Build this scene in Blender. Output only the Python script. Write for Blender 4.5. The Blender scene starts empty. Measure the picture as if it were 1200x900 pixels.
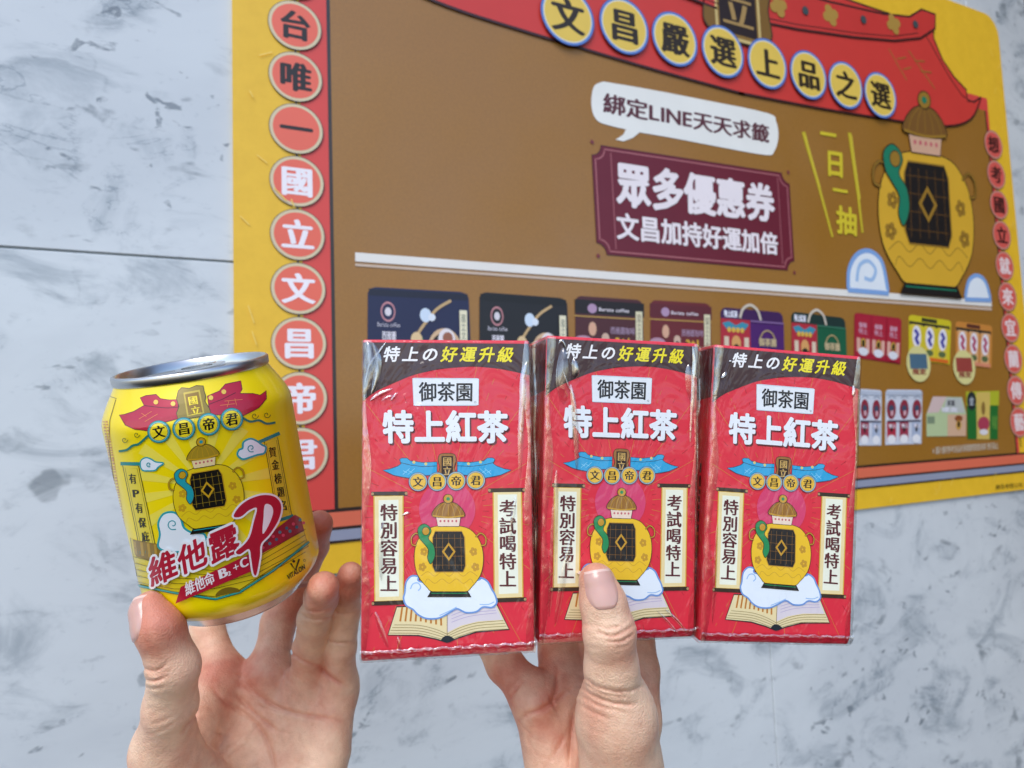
import bpy, bmesh, math, random
import numpy as np
from mathutils import Vector, Matrix
from mathutils.geometry import tessellate_polygon
random.seed(4)
SC = bpy.context.scene
COL = SC.collection
rad = math.radians

# ------------------------------------------------------------------ camera
F = 741.0                                   # focal length in photograph pixels (1200 wide)
CR = np.array([[0.916382, -0.036361, -0.39865], [0.00537, 0.996893, -0.078582], [0.400268, 0.06987, 0.91373]])
CT = np.array([-0.103924, 0.294971, 0.568422])
CPOS = -CR.T @ CT                           # wall axes: right, up, into the wall


def sw(v):                                  # wall axes -> world (X right, Y into the wall, Z up)
    return Vector((v[0], v[2], v[1]))


def cam2world(v):
    return sw(CPOS + CR.T @ np.array(v, float))


cam_d = bpy.data.cameras.new('camera')
cam = bpy.data.objects.new('camera', cam_d)
COL.objects.link(cam)
_r, _u, _f = sw(CR[0]), sw(CR[1]), sw(CR[2])
cam.matrix_world = Matrix(((_r.x, _u.x, -_f.x, 0), (_r.y, _u.y, -_f.y, 0), (_r.z, _u.z, -_f.z, 0), (0, 0, 0, 1)))
cam.matrix_world.translation = sw(CPOS)
cam_d.sensor_width = 36.0
cam_d.lens = 36.0 * F / 1200.0
cam_d.clip_start = 0.01
cam_d.clip_end = 100
cam_d.dof.use_dof = True
cam_d.dof.focus_distance = 0.215
cam_d.dof.aperture_fstop = 17.0
SC.camera = cam

# ------------------------------------------------------------------ sky, sun, exposure
SUN_EL, SUN_AZ = 52.0, -42.0                # azimuth from -Y (the camera side), negative = from the left
w = bpy.data.worlds.new('World')
SC.world = w
w.use_nodes = True
nt = w.node_tree
sky = nt.nodes.new('ShaderNodeTexSky')
sky.sky_type = 'NISHITA'
sky.sun_disc = False
sky.sun_elevation = rad(SUN_EL)
sky.sun_rotation = rad(180 - SUN_AZ)
sky.dust_density = 1.0
nt.links.new(sky.outputs[0], nt.nodes['Background'].inputs[0])
nt.nodes['Background'].inputs[1].default_value = 0.15
sun_d = bpy.data.lights.new('sun', 'SUN')
sun_d.energy = 0.9
sun_d.angle = rad(26)
sun_d.color = (1.0, 0.97, 0.93)
sun = bpy.data.objects.new('sun', sun_d)
COL.objects.link(sun)
_a = rad(SUN_AZ)
_to = Vector((math.sin(_a) * math.cos(rad(SUN_EL)), -math.cos(_a) * math.cos(rad(SUN_EL)), math.sin(rad(SUN_EL))))
sun.rotation_euler = (-_to).to_track_quat('-Z', 'Y').to_euler()
SC.view_settings.view_transform = 'Standard'
SC.view_settings.look = 'None'
SC.view_settings.exposure = 0.86
SC.cycles.max_bounces = 10
SC.cycles.transparent_max_bounces = 16


# ------------------------------------------------------------------ materials
def lin(c):
    if isinstance(c, str):
        c = [int(c[i:i + 2], 16) / 255 for i in (0, 2, 4)]
    return tuple((x / 12.92 if x <= .04045 else ((x + .055) / 1.055) ** 2.4) for x in c)


def N(t, kind, **kw):
    n = t.nodes.new(kind)
    for k, v in kw.items():
        if k in n.inputs:
            n.inputs[k].default_value = v
        else:
            setattr(n, k, v)
    return n


_mats = {}


def mat(c, style='print', rough=0.45):
    """A printed or painted colour. style: print (matt poster ink), pack (ink under clear wrinkled film), can (ink on aluminium)."""
    key = (c, style, rough)
    if key in _mats:
        return _mats[key]
    m = bpy.data.materials.new(style + '_' + str(c))
    m.use_nodes = True
    t = m.node_tree
    b = t.nodes['Principled BSDF']
    col = lin(c)
    tc = N(t, 'ShaderNodeTexCoord')
    nz = N(t, 'ShaderNodeTexNoise', Scale=60.0 if style != 'print' else 25.0, Detail=4.0)
    t.links.new(tc.outputs['Object'], nz.inputs['Vector'])
    mx = N(t, 'ShaderNodeMix', data_type='RGBA')
    mx.inputs[6].default_value = tuple(x * .93 for x in col) + (1,)
    mx.inputs[7].default_value = tuple(min(1, x * 1.05 + .002) for x in col) + (1,)
    t.links.new(nz.outputs[0], mx.inputs[0])
    t.links.new(mx.outputs[2], b.inputs['Base Color'])
    b.inputs['Roughness'].default_value = rough
    if style == 'pack':
        b.inputs['Roughness'].default_value = 0.5
        b.inputs['Coat Weight'].default_value = 0.6
        b.inputs['Coat Roughness'].default_value = 0.13
        wv = N(t, 'ShaderNodeTexNoise', Scale=34.0, Detail=3.0, Distortion=2.5)
        mp = N(t, 'ShaderNodeMapping')
        mp.inputs['Scale'].default_value = (1.7, 1.0, .7)
        t.links.new(tc.outputs['Object'], mp.inputs[0])
        t.links.new(mp.outputs[0], wv.inputs['Vector'])
        bp = N(t, 'ShaderNodeBump', Strength=0.9, Distance=0.004)
        t.links.new(wv.outputs[0], bp.inputs['Height'])
        t.links.new(bp.outputs[0], b.inputs['Coat Normal'])
    if style == 'can':
        b.inputs['Metallic'].default_value = 0.12
        b.inputs['Roughness'].default_value = 0.3
        b.inputs['Coat Weight'].default_value = 0.4
        b.inputs['Coat Roughness'].default_value = 0.05
    if style == 'board':                      # semi-gloss printed field with a fine halftone grain
        b.inputs['Roughness'].default_value = .42
        b.inputs['Specular IOR Level'].default_value = .75
        nz.inputs['Scale'].default_value = 420.0
        big = N(t, 'ShaderNodeTexNoise', Scale=7.0, Detail=4.0)
        t.links.new(tc.outputs['Object'], big.inputs['Vector'])
        rr = N(t, 'ShaderNodeMapRange')
        rr.inputs[1].default_value, rr.inputs[2].default_value = .35, .65
        rr.inputs[3].default_value, rr.inputs[4].default_value = .3, .52
        t.links.new(big.outputs[0], rr.inputs[0])
        t.links.new(rr.outputs[0], b.inputs['Roughness'])
        wb = N(t, 'ShaderNodeBump', Strength=.12, Distance=.01)
        t.links.new(big.outputs[0], wb.inputs['Height'])
        t.links.new(wb.outputs[0], b.inputs['Normal'])
        mx.inputs[6].default_value = tuple(x * .82 for x in col) + (1,)
        mx.inputs[7].default_value = tuple(min(1, x * 1.16) for x in col) + (1,)
    if style == 'paper':                      # mottled fibrous yellow margin
        nz.inputs['Scale'].default_value = 55.0
        nz.inputs['Detail'].default_value = 7.0
        nz.inputs['Roughness'].default_value = .7
        mx.inputs[6].default_value = tuple(x * k for x, k in zip(col, (.84, .8, .62))) + (1,)
        mx.inputs[7].default_value = tuple(min(1, x * k) for x, k in zip(col, (1.08, 1.1, 1.5))) + (1,)
    if style == 'print':
        b.inputs['Specular IOR Level'].default_value = 0.55
    _mats[key] = m
    return m


def marble_mat():
    m = bpy.data.materials.new('marble')
    m.use_nodes = True
    t = m.node_tree
    b = t.nodes['Principled BSDF']
    L = t.links.new
    tc = N(t, 'ShaderNodeTexCoord')
    mp = N(t, 'ShaderNodeMapping')
    mp.inputs['Rotation'].default_value = (0, rad(-38), 0)
    mp.inputs['Scale'].default_value = (.62, 1, 1)
    L(tc.outputs['Object'], mp.inputs[0])

    def noise(sc, det, rough, dist):
        n = N(t, 'ShaderNodeTexNoise', Scale=sc, Detail=det, Roughness=rough, Distortion=dist)
        L(mp.outputs[0], n.inputs['Vector'])
        return n.outputs[0]

    def ramp(x, a, b_, c=0.0, d=1.0):
        r = N(t, 'ShaderNodeMapRange', interpolation_type='SMOOTHSTEP')
        for k, v in zip((1, 2, 3, 4), (a, b_, c, d)):
            r.inputs[k].default_value = v
        L(x, r.inputs[0])
        return r.outputs[0]

    def math_(op, x, y):
        n = N(t, 'ShaderNodeMath', operation=op)
        for k, v in enumerate((x, y)):
            if isinstance(v, float):
                n.inputs[k].default_value = v
            else:
                L(v, n.inputs[k])
        return n.outputs[0]

    def mix(fac, a, c):
        n = N(t, 'ShaderNodeMix', data_type='RGBA')
        if isinstance(a, str):
            n.inputs[6].default_value = lin(a) + (1,)
        else:
            L(a, n.inputs[6])
        n.inputs[7].default_value = lin(c) + (1,)
        L(fac, n.inputs[0])
        return n.outputs[2]
    cloud = noise(4.5, 5.0, .6, 1.0)
    mid = noise(20.0, 7.0, .62, .8)
    spots = noise(34.0, 3.0, .5, .4)
    spots2 = noise(80.0, 3.0, .5, .4)
    fine = noise(150.0, 4.0, .65, .3)
    vein = noise(12.0, 7.0, .66, 1.8)
    warp = N(t, 'ShaderNodeTexNoise', Scale=30.0, Detail=4.0)
    L(mp.outputs[0], warp.inputs['Vector'])
    wm = N(t, 'ShaderNodeMix', data_type='VECTOR')
    wm.inputs[0].default_value = .035
    L(mp.outputs[0], wm.inputs[4])
    L(warp.outputs['Color'], wm.inputs[5])
    vo = N(t, 'ShaderNodeTexVoronoi', feature='DISTANCE_TO_EDGE', Scale=26.0)
    L(wm.outputs[1], vo.inputs['Vector'])
    col = mix(ramp(cloud, .35, .68), 'd2d8dc', 'c6ccd1')
    col = mix(math_('MULTIPLY', ramp(mid, .48, .72), .8), col, '98a2aa')
    v = ramp(math_('ABSOLUTE', math_('SUBTRACT', vein, .5), 0.0), 0.0, .018, 1.0, 0.0)
    v = math_('MULTIPLY', v, math_('MULTIPLY', ramp(mid, .46, .66), ramp(cloud, .4, .6)))
    col = mix(math_('MULTIPLY', v, .7), col, '6f7d8a')
    c = math_('MULTIPLY', ramp(vo.outputs['Distance'], 0.0, .045, 1.0, 0.0), ramp(mid, .47, .62))
    col = mix(math_('MULTIPLY', c, .26), col, '76828b')
    d = math_('MULTIPLY', ramp(spots, .62, .70), ramp(mid, .38, .55))
    col = mix(math_('MULTIPLY', d, .6), col, '5f6a73')
    d2 = math_('MULTIPLY', ramp(spots2, .64, .72), ramp(cloud, .4, .55))
    col = mix(math_('MULTIPLY', d2, .7), col, '5d6872')
    col = mix(math_('MULTIPLY', ramp(fine, .6, .75), .2), col, '7d8a96')
    L(col, b.inputs['Base Color'])
    b.inputs['Roughness'].default_value = .3
    return m


def plain(name, c, rough=.5, metal=0.0, **kw):
    m = bpy.data.materials.new(name)
    m.use_nodes = True
    t = m.node_tree
    b = t.nodes['Principled BSDF']
    tc = N(t, 'ShaderNodeTexCoord')
    nz = N(t, 'ShaderNodeTexNoise', Scale=90.0, Detail=3.0)
    t.links.new(tc.outputs['Object'], nz.inputs['Vector'])
    mx = N(t, 'ShaderNodeMix', data_type='RGBA')
    mx.inputs[6].default_value = tuple(x * .92 for x in lin(c)) + (1,)
    mx.inputs[7].default_value = tuple(min(1, x * 1.06) for x in lin(c)) + (1,)
    t.links.new(nz.outputs[0], mx.inputs[0])
    t.links.new(mx.outputs[2], b.inputs['Base Color'])
    b.inputs['Roughness'].default_value = rough
    b.inputs['Metallic'].default_value = metal
    for k, v in kw.items():
        b.inputs[k].default_value = v
    return m


def film_mat(name, fac, rough=.12, c='ffffff', bump=.3, tall=.3):
    """clear film: light goes through, and a share is mirrored by its crumpled surface"""
    m = bpy.data.materials.new(name)
    m.use_nodes = True
    t = m.node_tree
    t.nodes.remove(t.nodes['Principled BSDF'])
    out = [n for n in t.nodes if n.type == 'OUTPUT_MATERIAL'][0]
    tr = N(t, 'ShaderNodeBsdfTransparent')
    tr.inputs[0].default_value = lin(c) + (1,)
    gl = N(t, 'ShaderNodeBsdfGlossy')
    gl.inputs['Roughness'].default_value = rough
    mx = N(t, 'ShaderNodeMixShader')
    tc = N(t, 'ShaderNodeTexCoord')
    nz = N(t, 'ShaderNodeTexNoise', Scale=420.0, Detail=3.0, Distortion=1.0)
    mp = N(t, 'ShaderNodeMapping')
    mp.inputs['Scale'].default_value = (1, 1, tall)
    t.links.new(tc.outputs['Object'], mp.inputs[0])
    t.links.new(mp.outputs[0], nz.inputs['Vector'])
    mr = N(t, 'ShaderNodeMapRange')
    mr.inputs[1].default_value, mr.inputs[2].default_value = .35, .65
    mr.inputs[3].default_value, mr.inputs[4].default_value = fac * .6, fac * 1.4
    t.links.new(nz.outputs[0], mr.inputs[0])
    t.links.new(mr.outputs[0], mx.inputs[0])
    bp = N(t, 'ShaderNodeBump', Strength=bump, Distance=.001)
    t.links.new(nz.outputs[0], bp.inputs['Height'])
    t.links.new(bp.outputs[0], gl.inputs['Normal'])
    t.links.new(tr.outputs[0], mx.inputs[1])
    t.links.new(gl.outputs[0], mx.inputs[2])
    t.links.new(mx.outputs[0], out.inputs[0])
    return m


# ------------------------------------------------------------------ scene tree helpers
def link_mesh(name, verts, faces, mats, parent=None, mi=None, smooth=False):
    me = bpy.data.meshes.new(name)
    me.from_pydata([tuple(v) for v in verts], [], faces)
    for m in (mats if isinstance(mats, (list, tuple)) else [mats]):
        me.materials.append(m)
    if mi:
        me.polygons.foreach_set('material_index', mi)
    if smooth:
        me.polygons.foreach_set('use_smooth', [True] * len(me.polygons))
    me.update()
    o = bpy.data.objects.new(name, me)
    COL.objects.link(o)
    if parent:
        o.parent = parent
    return o


def thing(name, label, cat, M=None, group=None):
    o = bpy.data.objects.new(name, None)
    o.empty_display_size = .02
    COL.objects.link(o)
    if M is not None:
        o.matrix_world = M
    o['label'] = label
    o['category'] = cat
    if group:
        o['group'] = group
    return o


def box(name, lo, hi, m, parent=None, bevel=0.0, segs=2):
    bm = bmesh.new()
    bmesh.ops.create_cube(bm, size=1)
    for v in bm.verts:
        v.co = Vector([lo[i] + (v.co[i] + .5) * (hi[i] - lo[i]) for i in range(3)])
    if bevel:
        bmesh.ops.bevel(bm, geom=bm.edges[:], offset=bevel, segments=segs, affect='EDGES', profile=.5)
    me = bpy.data.meshes.new(name)
    bm.to_mesh(me)
    bm.free()
    me.materials.append(m)
    o = bpy.data.objects.new(name, me)
    COL.objects.link(o)
    if parent:
        o.parent = parent
    return o


# ------------------------------------------------------------------ flat artwork, drawn on a plane and mapped onto a surface
_txt = bpy.data.curves.new('glyph', 'FONT')
_txo = bpy.data.objects.new('glyph', _txt)
COL.objects.link(_txo)
_gl = {}


def glyph(ch):
    if ch not in _gl:
        _txt.body = ch
        _txt.resolution_u = 3
        dg = bpy.context.evaluated_depsgraph_get()
        me = bpy.data.meshes.new_from_object(_txo.evaluated_get(dg))
        v = np.array([x.co[:2] for x in me.vertices]).reshape(-1, 2)
        if ord(ch) < 256 and len(v):
            adv = v[:, 0].max() + .07
        else:
            adv = 1.0
        _gl[ch] = (v, [tuple(p.vertices) for p in me.polygons], adv)
        bpy.data.meshes.remove(me)
    return _gl[ch]


def smooth_pts(pts, n=6, closed=True):
    p = np.array(pts, float)
    m = len(p)
    out = []
    for i in range(m if closed else m - 1):
        a, b, c, d = (p[(i - 1) % m], p[i], p[(i + 1) % m], p[(i + 2) % m]) if closed else \
            (p[max(i - 1, 0)], p[i], p[i + 1], p[min(i + 2, m - 1)])
        for k in range(n):
            t = k / n
            out.append(.5 * (2 * b + (c - a) * t + (2 * a - 5 * b + 4 * c - d) * t * t + (3 * b - a - 3 * c + d) * t ** 3))
    if not closed:
        out.append(p[-1])
    return [tuple(x) for x in out]


def ring_pts(c, r, n=36, ry=None, rot=0.0):
    ry = ry or r
    return [(c[0] + r * math.cos(t) * math.cos(rot) - ry * math.sin(t) * math.sin(rot),
             c[1] + r * math.cos(t) * math.sin(rot) + ry * math.sin(t) * math.cos(rot))
            for t in [2 * math.pi * i / n for i in range(n)]]


class Art:
    """Collects printed shapes; each new shape lies a hair above the last. fmap(points, lift) -> 3D points."""

    def __init__(s, fmap, style, z=0.0, dz=3e-5, cut=None):
        s.f, s.style, s.z, s.dz, s.cut = fmap, style, z, dz, cut
        s.v, s.fc, s.mi, s.m = [], [], [], []

    def raw(s, pts, faces, c, z=None):
        m = mat(c, s.style)
        if m not in s.m:
            s.m.append(m)
        k = s.m.index(m)
        pts = [tuple(p) for p in pts]
        if s.cut:
            bm = bmesh.new()
            vs = [bm.verts.new((p[0], p[1], 0)) for p in pts]
            for fc in faces:
                try:
                    bm.faces.new([vs[i] for i in fc])
                except ValueError:
                    pass
            for _ in range(6):
                ed = [e for e in bm.edges if e.calc_length() > s.cut]
                if not ed:
                    break
                bmesh.ops.subdivide_edges(bm, edges=ed, cuts=1)
                bmesh.ops.triangulate(bm, faces=[q for q in bm.faces if len(q.verts) > 3])
            bm.verts.index_update()
            pts = [tuple(v.co[:2]) for v in bm.verts]
            faces = [tuple(v.index for v in q.verts) for q in bm.faces]
            bm.free()
        o = len(s.v)
        s.v += [tuple(p) for p in s.f(np.array(pts, float), s.z if z is None else z)]
        s.fc += [tuple(i + o for i in q) for q in faces]
        s.mi += [k] * len(faces)

    def up(s):
        s.z += s.dz

    def same(s, on):
        """shapes that do not overlap share one layer"""
        if on:
            s.keep, s.dz = s.dz, 0.0
        else:
            s.dz = s.keep
            s.up()

    def poly(s, pts, c, holes=()):
        loops = [[Vector((p[0], p[1], 0)) for p in l] for l in [pts] + list(holes)]
        tris = tessellate_polygon(loops)
        flat = [p for l in [pts] + list(holes) for p in l]
        s.raw(flat, [tuple(t) for t in tris], c)
        s.up()

    def rect(s, q, c):
        s.poly(q, c)

    def disc(s, cen, r, c, n=36, ry=None, rot=0.0):
        s.poly(ring_pts(cen, r, n, ry, rot), c)

    def line(s, pts, wd, c, closed=False, taper=0.0):
        p = np.array(pts, float)
        n = len(p)
        pr = np.roll(p, 1, 0)
        nx = np.roll(p, -1, 0)
        if not closed:
            pr[0], nx[-1] = p[0], p[-1]
        d = nx - pr
        d /= (np.linalg.norm(d, axis=1)[:, None] + 1e-12)
        nn = np.stack([-d[:, 1], d[:, 0]], 1)
        hw = np.full((n, 1), wd / 2)
        if taper:
            hw = hw * (1 - taper * np.linspace(0, 1, n)[:, None])
        v = np.concatenate([p + nn * hw, p - nn * hw])
        fc = [(i, (i + 1) % n, n + (i + 1) % n, n + i) for i in range(n if closed else n - 1)]
        s.raw(v, fc, c)
        s.up()

    def shape(s, pts, c, oc=None, ow=1.0):
        s.poly(pts, c)
        if oc:
            s.line(pts, ow, oc, True)

    def text(s, st, quad, c, bold=0.0, serif=0.0, slant=0.0, vertical=False, outline=None, ow=.06, gap=0.0, squeeze=1.0):
        """quad: tl, tr, br, bl of the em boxes of the whole line. bold thickens all strokes, serif only the upright ones (em)."""
        q = np.array(quad, float)
        items, x = [], 0.0
        for ch in st:
            if ch == ' ':
                x += .4
                continue
            v, fc, adv = glyph(ch)
            if len(v):
                if vertical:
                    vv = np.stack([v[:, 0], -v[:, 1] + .88 + x * (1 + gap)], 1)
                    items.append((vv, fc))
                    x += 1
                else:
                    vv = np.stack([v[:, 0] + x, .88 - v[:, 1]], 1)
                    items.append((vv, fc))
                    x += adv + gap
        L = (x * (1 + gap) - gap if vertical else x - gap)

        def put(off, cc, z):
            for vv, fc in items:
                a = vv + off
                if vertical:
                    uu, tt = a[:, 0], a[:, 1] / L
                else:
                    uu, tt = a[:, 0] / L, a[:, 1]
                if slant:
                    uu = uu + slant * (.5 - tt) / L
                uu, tt = uu[:, None], tt[:, None]
                p = (q[0] * (1 - uu) + q[1] * uu) * (1 - tt) + (q[3] * (1 - uu) + q[2] * uu) * tt
                s.raw(p, fc, cc, z)
        if outline:
            for k in range(12):
                a = 2 * math.pi * k / 12
                put(np.array([math.cos(a), math.sin(a)]) * (ow + bold), outline, s.z + k * 1e-6)
            s.z += 12e-6
            s.up()
        offs = [(0, 0)]
        if bold:
            offs += [(bold * math.cos(a), bold * math.sin(a)) for a in [math.pi * (k + .5) / 4 for k in range(8)]]
        if serif:
            offs += [(-serif, 0), (serif, 0), (-serif / 2, 0), (serif / 2, 0)]
        for k, o in enumerate(offs):
            put(np.array(o), c, s.z + k * 1e-6)
        s.z += 1e-6 * len(offs)
        s.up()

    def build(s, name, parent):
        o = link_mesh(name, s.v, s.fc, s.m, parent, s.mi)
        return o


def quad_map(q):
    q = np.array(q, float)
    return lambda a, b: tuple((q[0] * (1 - a) + q[1] * a) * (1 - b) + (q[3] * (1 - a) + q[2] * a) * b)


def urn(A, g, body='f0c12a', dark='1c1a1c', lid='9a6a2c', gold='c8962e', skin='f0d9c4', green='1f8a52', line='3a2a12', lw=.8):
    """A plain lidded yellow jar with a dark lattice panel and a green sash, printed where the packaging shows its emblem."""
    P = lambda l: [g(a, b) for a, b in l]
    M = lambda l: [(1 - a, b) for a, b in l]
    bd = smooth_pts(P([(.34, .31), (.5, .315), (.66, .31), (.84, .35), (.97, .47), (1.0, .62), (.95, .78), (.82, .9), (.7, .955), (.3, .955), (.18, .9), (.05, .78), (.0, .62), (.03, .47), (.16, .35)]), 5)
    A.shape(bd, body, line, lw)
    A.same(True)
    # ornament on the belly: scallops and small flowers
    for k in range(2):
        y = .80 + .07 * k
        A.line(smooth_pts(P([(.1 + .06 * k, y), (.2, y - .045), (.3, y), (.4, y - .045), (.5, y), (.6, y - .045), (.7, y), (.8, y - .045), (.9 - .06 * k, y)]), 4, False), lw * .8, gold)
    for f in (lambda l: l, M):
        for cx, cy in ((.14, .56), (.12, .71)):
            for q in range(5):
                a = 2 * math.pi * q / 5
                A.poly(P(f([(cx + .035 * math.cos(a) + .026 * math.cos(b), cy + .026 * math.sin(a) + .019 * math.sin(b)) for b in [2 * math.pi * z / 8 for z in range(8)]])), gold)
    for w_, c_ in ((2.6, line), (1.6, gold)):            # ring handles on the shoulders
        A.same(False)
        A.same(True)
        for f in (lambda l: l, M):
            A.line(smooth_pts(P(f([(.1, .42), (.02, .38), (-.05, .42), (-.04, .49), (.03, .5)])), 4, False), lw * w_, c_)
    A.same(False)
    # dark panel with a gold lattice
    A.shape(P([(.3, .36), (.7, .36), (.74, .42), (.74, .70), (.7, .76), (.3, .76), (.26, .70), (.26, .42)]), dark, gold, lw * 1.5)
    A.same(True)
    for k in range(5):
        x = .32 + .09 * k
        A.line(P([(x, .39), (x, .73)]), lw * .45, lid)
    A.same(False)
    A.same(True)
    for k in range(4):
        y = .43 + .087 * k
        A.line(P([(.28, y), (.72, y)]), lw * .45, lid)
    A.same(False)
    A.poly(P([(.5, .47), (.6, .56), (.5, .65), (.4, .56)]), gold)
    A.poly(P([(.5, .50), (.565, .56), (.5, .62), (.435, .56)]), dark)
    # collar with beads, lid with ribs and a knob
    A.shape(P([(.31, .21), (.69, .21), (.66, .315), (.34, .315)]), skin, line, lw)
    A.same(True)
    for k in range(5):
        A.poly([g(.38 + .06 * k + .016 * math.cos(b), .262 + .012 * math.sin(b)) for b in [2 * math.pi * z / 8 for z in range(8)]], 'c8606a')
    A.same(False)
    A.shape(smooth_pts(P([(.26, .215), (.28, .15), (.38, .09), (.5, .075), (.62, .09), (.72, .15), (.74, .215), (.5, .23)]), 5), lid, line, lw)
    A.same(True)
    for k in (-2, -1, 0, 1, 2):
        A.line(smooth_pts(P([(.5 + .03 * k, .085), (.5 + .075 * k, .14), (.5 + .095 * k, .21)]), 3, False), lw * .7, gold)
    A.same(False)
    A.line(smooth_pts(P([(.26, .21), (.5, .226), (.74, .21)]), 5, False), lw * 2.4, gold)
    A.shape([g(.5 + .075 * math.cos(b), .045 + .045 * math.sin(b)) for b in [2 * math.pi * z / 16 for z in range(16)]], gold, line, lw)
    A.poly([g(.5 + .03 * math.cos(b), .045 + .018 * math.sin(b)) for b in [2 * math.pi * z / 10 for z in range(10)]], green)
    # green sash tied round the shoulder
    A.shape(smooth_pts(P([(.04, .335), (.12, .29), (.2, .31), (.24, .36), (.2, .43), (.28, .5), (.3, .6), (.24, .68), (.19, .62), (.2, .54), (.12, .47), (.06, .42)]), 4), green, line, lw)
    A.shape([g(.16 + .055 * math.cos(b), .36 + .04 * math.sin(b)) for b in [2 * math.pi * z / 14 for z in range(14)]], gold, line, lw * .8)
    # foot
    A.shape(P([(.24, .95), (.76, .95), (.8, 1.0), (.2, 1.0)]), dark, line, lw)
    A.line(P([(.25, .965), (.75, .965)]), lw * 1.2, green)

# ------------------------------------------------------------------ the marble wall (plane y = +0.003, facing -Y)
M_TILE = marble_mat()
wall = thing('tiled_wall', 'pale blue grey marble tile wall behind the printed signboard', 'wall')
box('grout', (-3.0, .0048, -2.4), (4.2, .03, 2.0), plain('grout', '8f979c', .9), wall)
TW, TH, G = 1.2, .8, .0016
for r in range(-3, 4):
    z0 = -.1975 + r * TH
    for k in range(-3, 4):
        x0 = .3995 + k * TW - (0 if r % 2 else TW * .62)
        if x0 > 4 or x0 < -3.6:
            continue
        o = box('tile', (x0 + G / 2 - .0005, .0032, z0 + G / 2), (x0 + TW - G / 2, .012, z0 + TH - G / 2), M_TILE, wall, .0006, 1)

# unseen wall added past the right edge to shade the right side
shadew = box('side_wall', (1.006, -.85, -2.4), (1.12, .0028, 2.0), plain('side_wall', '3f342c', .8))
shadew['label'] = 'plain brown wall added unseen beyond the right edge to block sky light'
shadew['category'] = 'wall'


# ------------------------------------------------------------------ the printed signboard
def W(p):
    """photograph pixel(s) -> (X, Z) on the sign plane y = 0"""
    p = np.array(p, float)
    one = p.ndim == 1
    p = p.reshape(-1, 2)
    v = np.stack([(p[:, 0] - 600) / F, -(p[:, 1] - 450) / F, np.ones(len(p))], 1) @ CR   # rows times CR = CR^T v
    t = -CPOS[2] / v[:, 2]
    q = CPOS[None, :2] + v[:, :2] * t[:, None]
    return tuple(q[0]) if one else [tuple(a) for a in q]


sign = thing('signboard', 'large yellow red and brown printed signboard with a temple roof, flat on the marble wall', 'sign')
smap = lambda p, z: np.stack([p[:, 0], np.full(len(p), -z), p[:, 1]], 1)


def SArt(z):
    return Art(smap, 'print', z=z, dz=5e-5)


LX0, RX1, TZ, BZ, RC = -.1351, .9235, .2543, -.4496, .045
CX = .404
CIRC_R = .0216


def rrect(x0, z0, x1, z1, r, n=8):
    out = []
    for cx, cz, a0 in ((x1 - r, z1 - r, 0), (x0 + r, z1 - r, 90), (x0 + r, z0 + r, 180), (x1 - r, z0 + r, 270)):
        for i in range(n + 1):
            a = rad(a0 + 90 * i / n)
            out.append((cx + r * math.cos(a), cz + r * math.sin(a)))
    return out


# the panel: 3 mm board with rounded corners
pp = rrect(LX0, BZ, RX1, TZ, .032)
n = len(pp)
link_mesh('panel', [(x, .0, z) for x, z in pp] + [(x, .003, z) for x, z in pp],
          [tuple(range(n)), tuple(range(2 * n - 1, n - 1, -1))] + [(i, (i + 1) % n, n + (i + 1) % n, n + i) for i in range(n)],
          mat('efc02a', 'paper', .42), sign)
A = SArt(.0001)
A.poly([(-.083, -.3986), (.8795, -.3986), (.8795, .12), (-.083, .12)], 'd9463f')         # red side bands
A.build('side_band', sign)
A = SArt(.0002)
for k in range(44):                                                                     # faint streaks on the yellow margin
    side = k % 3
    x, z = ((random.uniform(LX0 + .003, -.09), random.uniform(-.43, .0)) if side == 0 else
            (random.uniform(.89, RX1 - .01), random.uniform(-.43, .2)) if side == 1 else (random.uniform(0, .9), random.uniform(BZ + .003, -.425)))
    a = random.uniform(-1.2, 1.2)
    L = random.uniform(.006, .02)
    A.line([(x, z), (x + L * math.cos(a) * .6, z + L * math.sin(a))], .0009, 'f3d364')
A.build('margin_streaks', sign)['kind'] = 'stuff'
A = SArt(.0003)
A.style = 'board'
BL, BR = -.0575, .8705
A.poly([(BL - .003, -.4), (BR + .003, -.4), (BR + .003, .1), (BL - .003, .1)], '241612')
A.poly([(BL, -.3975), (BR, -.3975), (BR, .1), (BL, .1)], '9a6a22')
A.build('brown_field', sign)
A = SArt(.0006)
for z0, z1, c in ((-.4005, -.3980, '241612'), (-.4125, -.4005, 'dd6d50'), (-.4150, -.4125, '241612'), (-.4235, -.4150, '9298ad'), (-.4255, -.4235, '241612')):
    A.poly([(LX0 + .012, z0), (RX1 - .001, z0), (RX1 - .001, z1), (LX0 + .012, z1)], c)
A.build('base_bands', sign)


# circular character badges
def badge(c, r, ch, ring, fill, ink, line, serif=.035, z=.0012, sq=None):
    A = SArt(z)
    A.disc(c, r, line, 40)
    A.disc(c, r * .975, ring, 40)
    if sq:
        A.disc(c, r * .9, sq, 40)
    A.disc(c, r * .86, fill, 40)
    o = A.build('badge', sign)
    T = SArt(A.z + 5e-5)
    h = r * 1.22
    h2 = h / 2
    T.text(ch, [(c[0] - h2, c[1] + h2), (c[0] + h2, c[1] + h2), (c[0] + h2, c[1] - h2), (c[0] - h2, c[1] - h2)], ink, serif=serif + .008, bold=.02)
    T.build('lettering', o)


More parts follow.
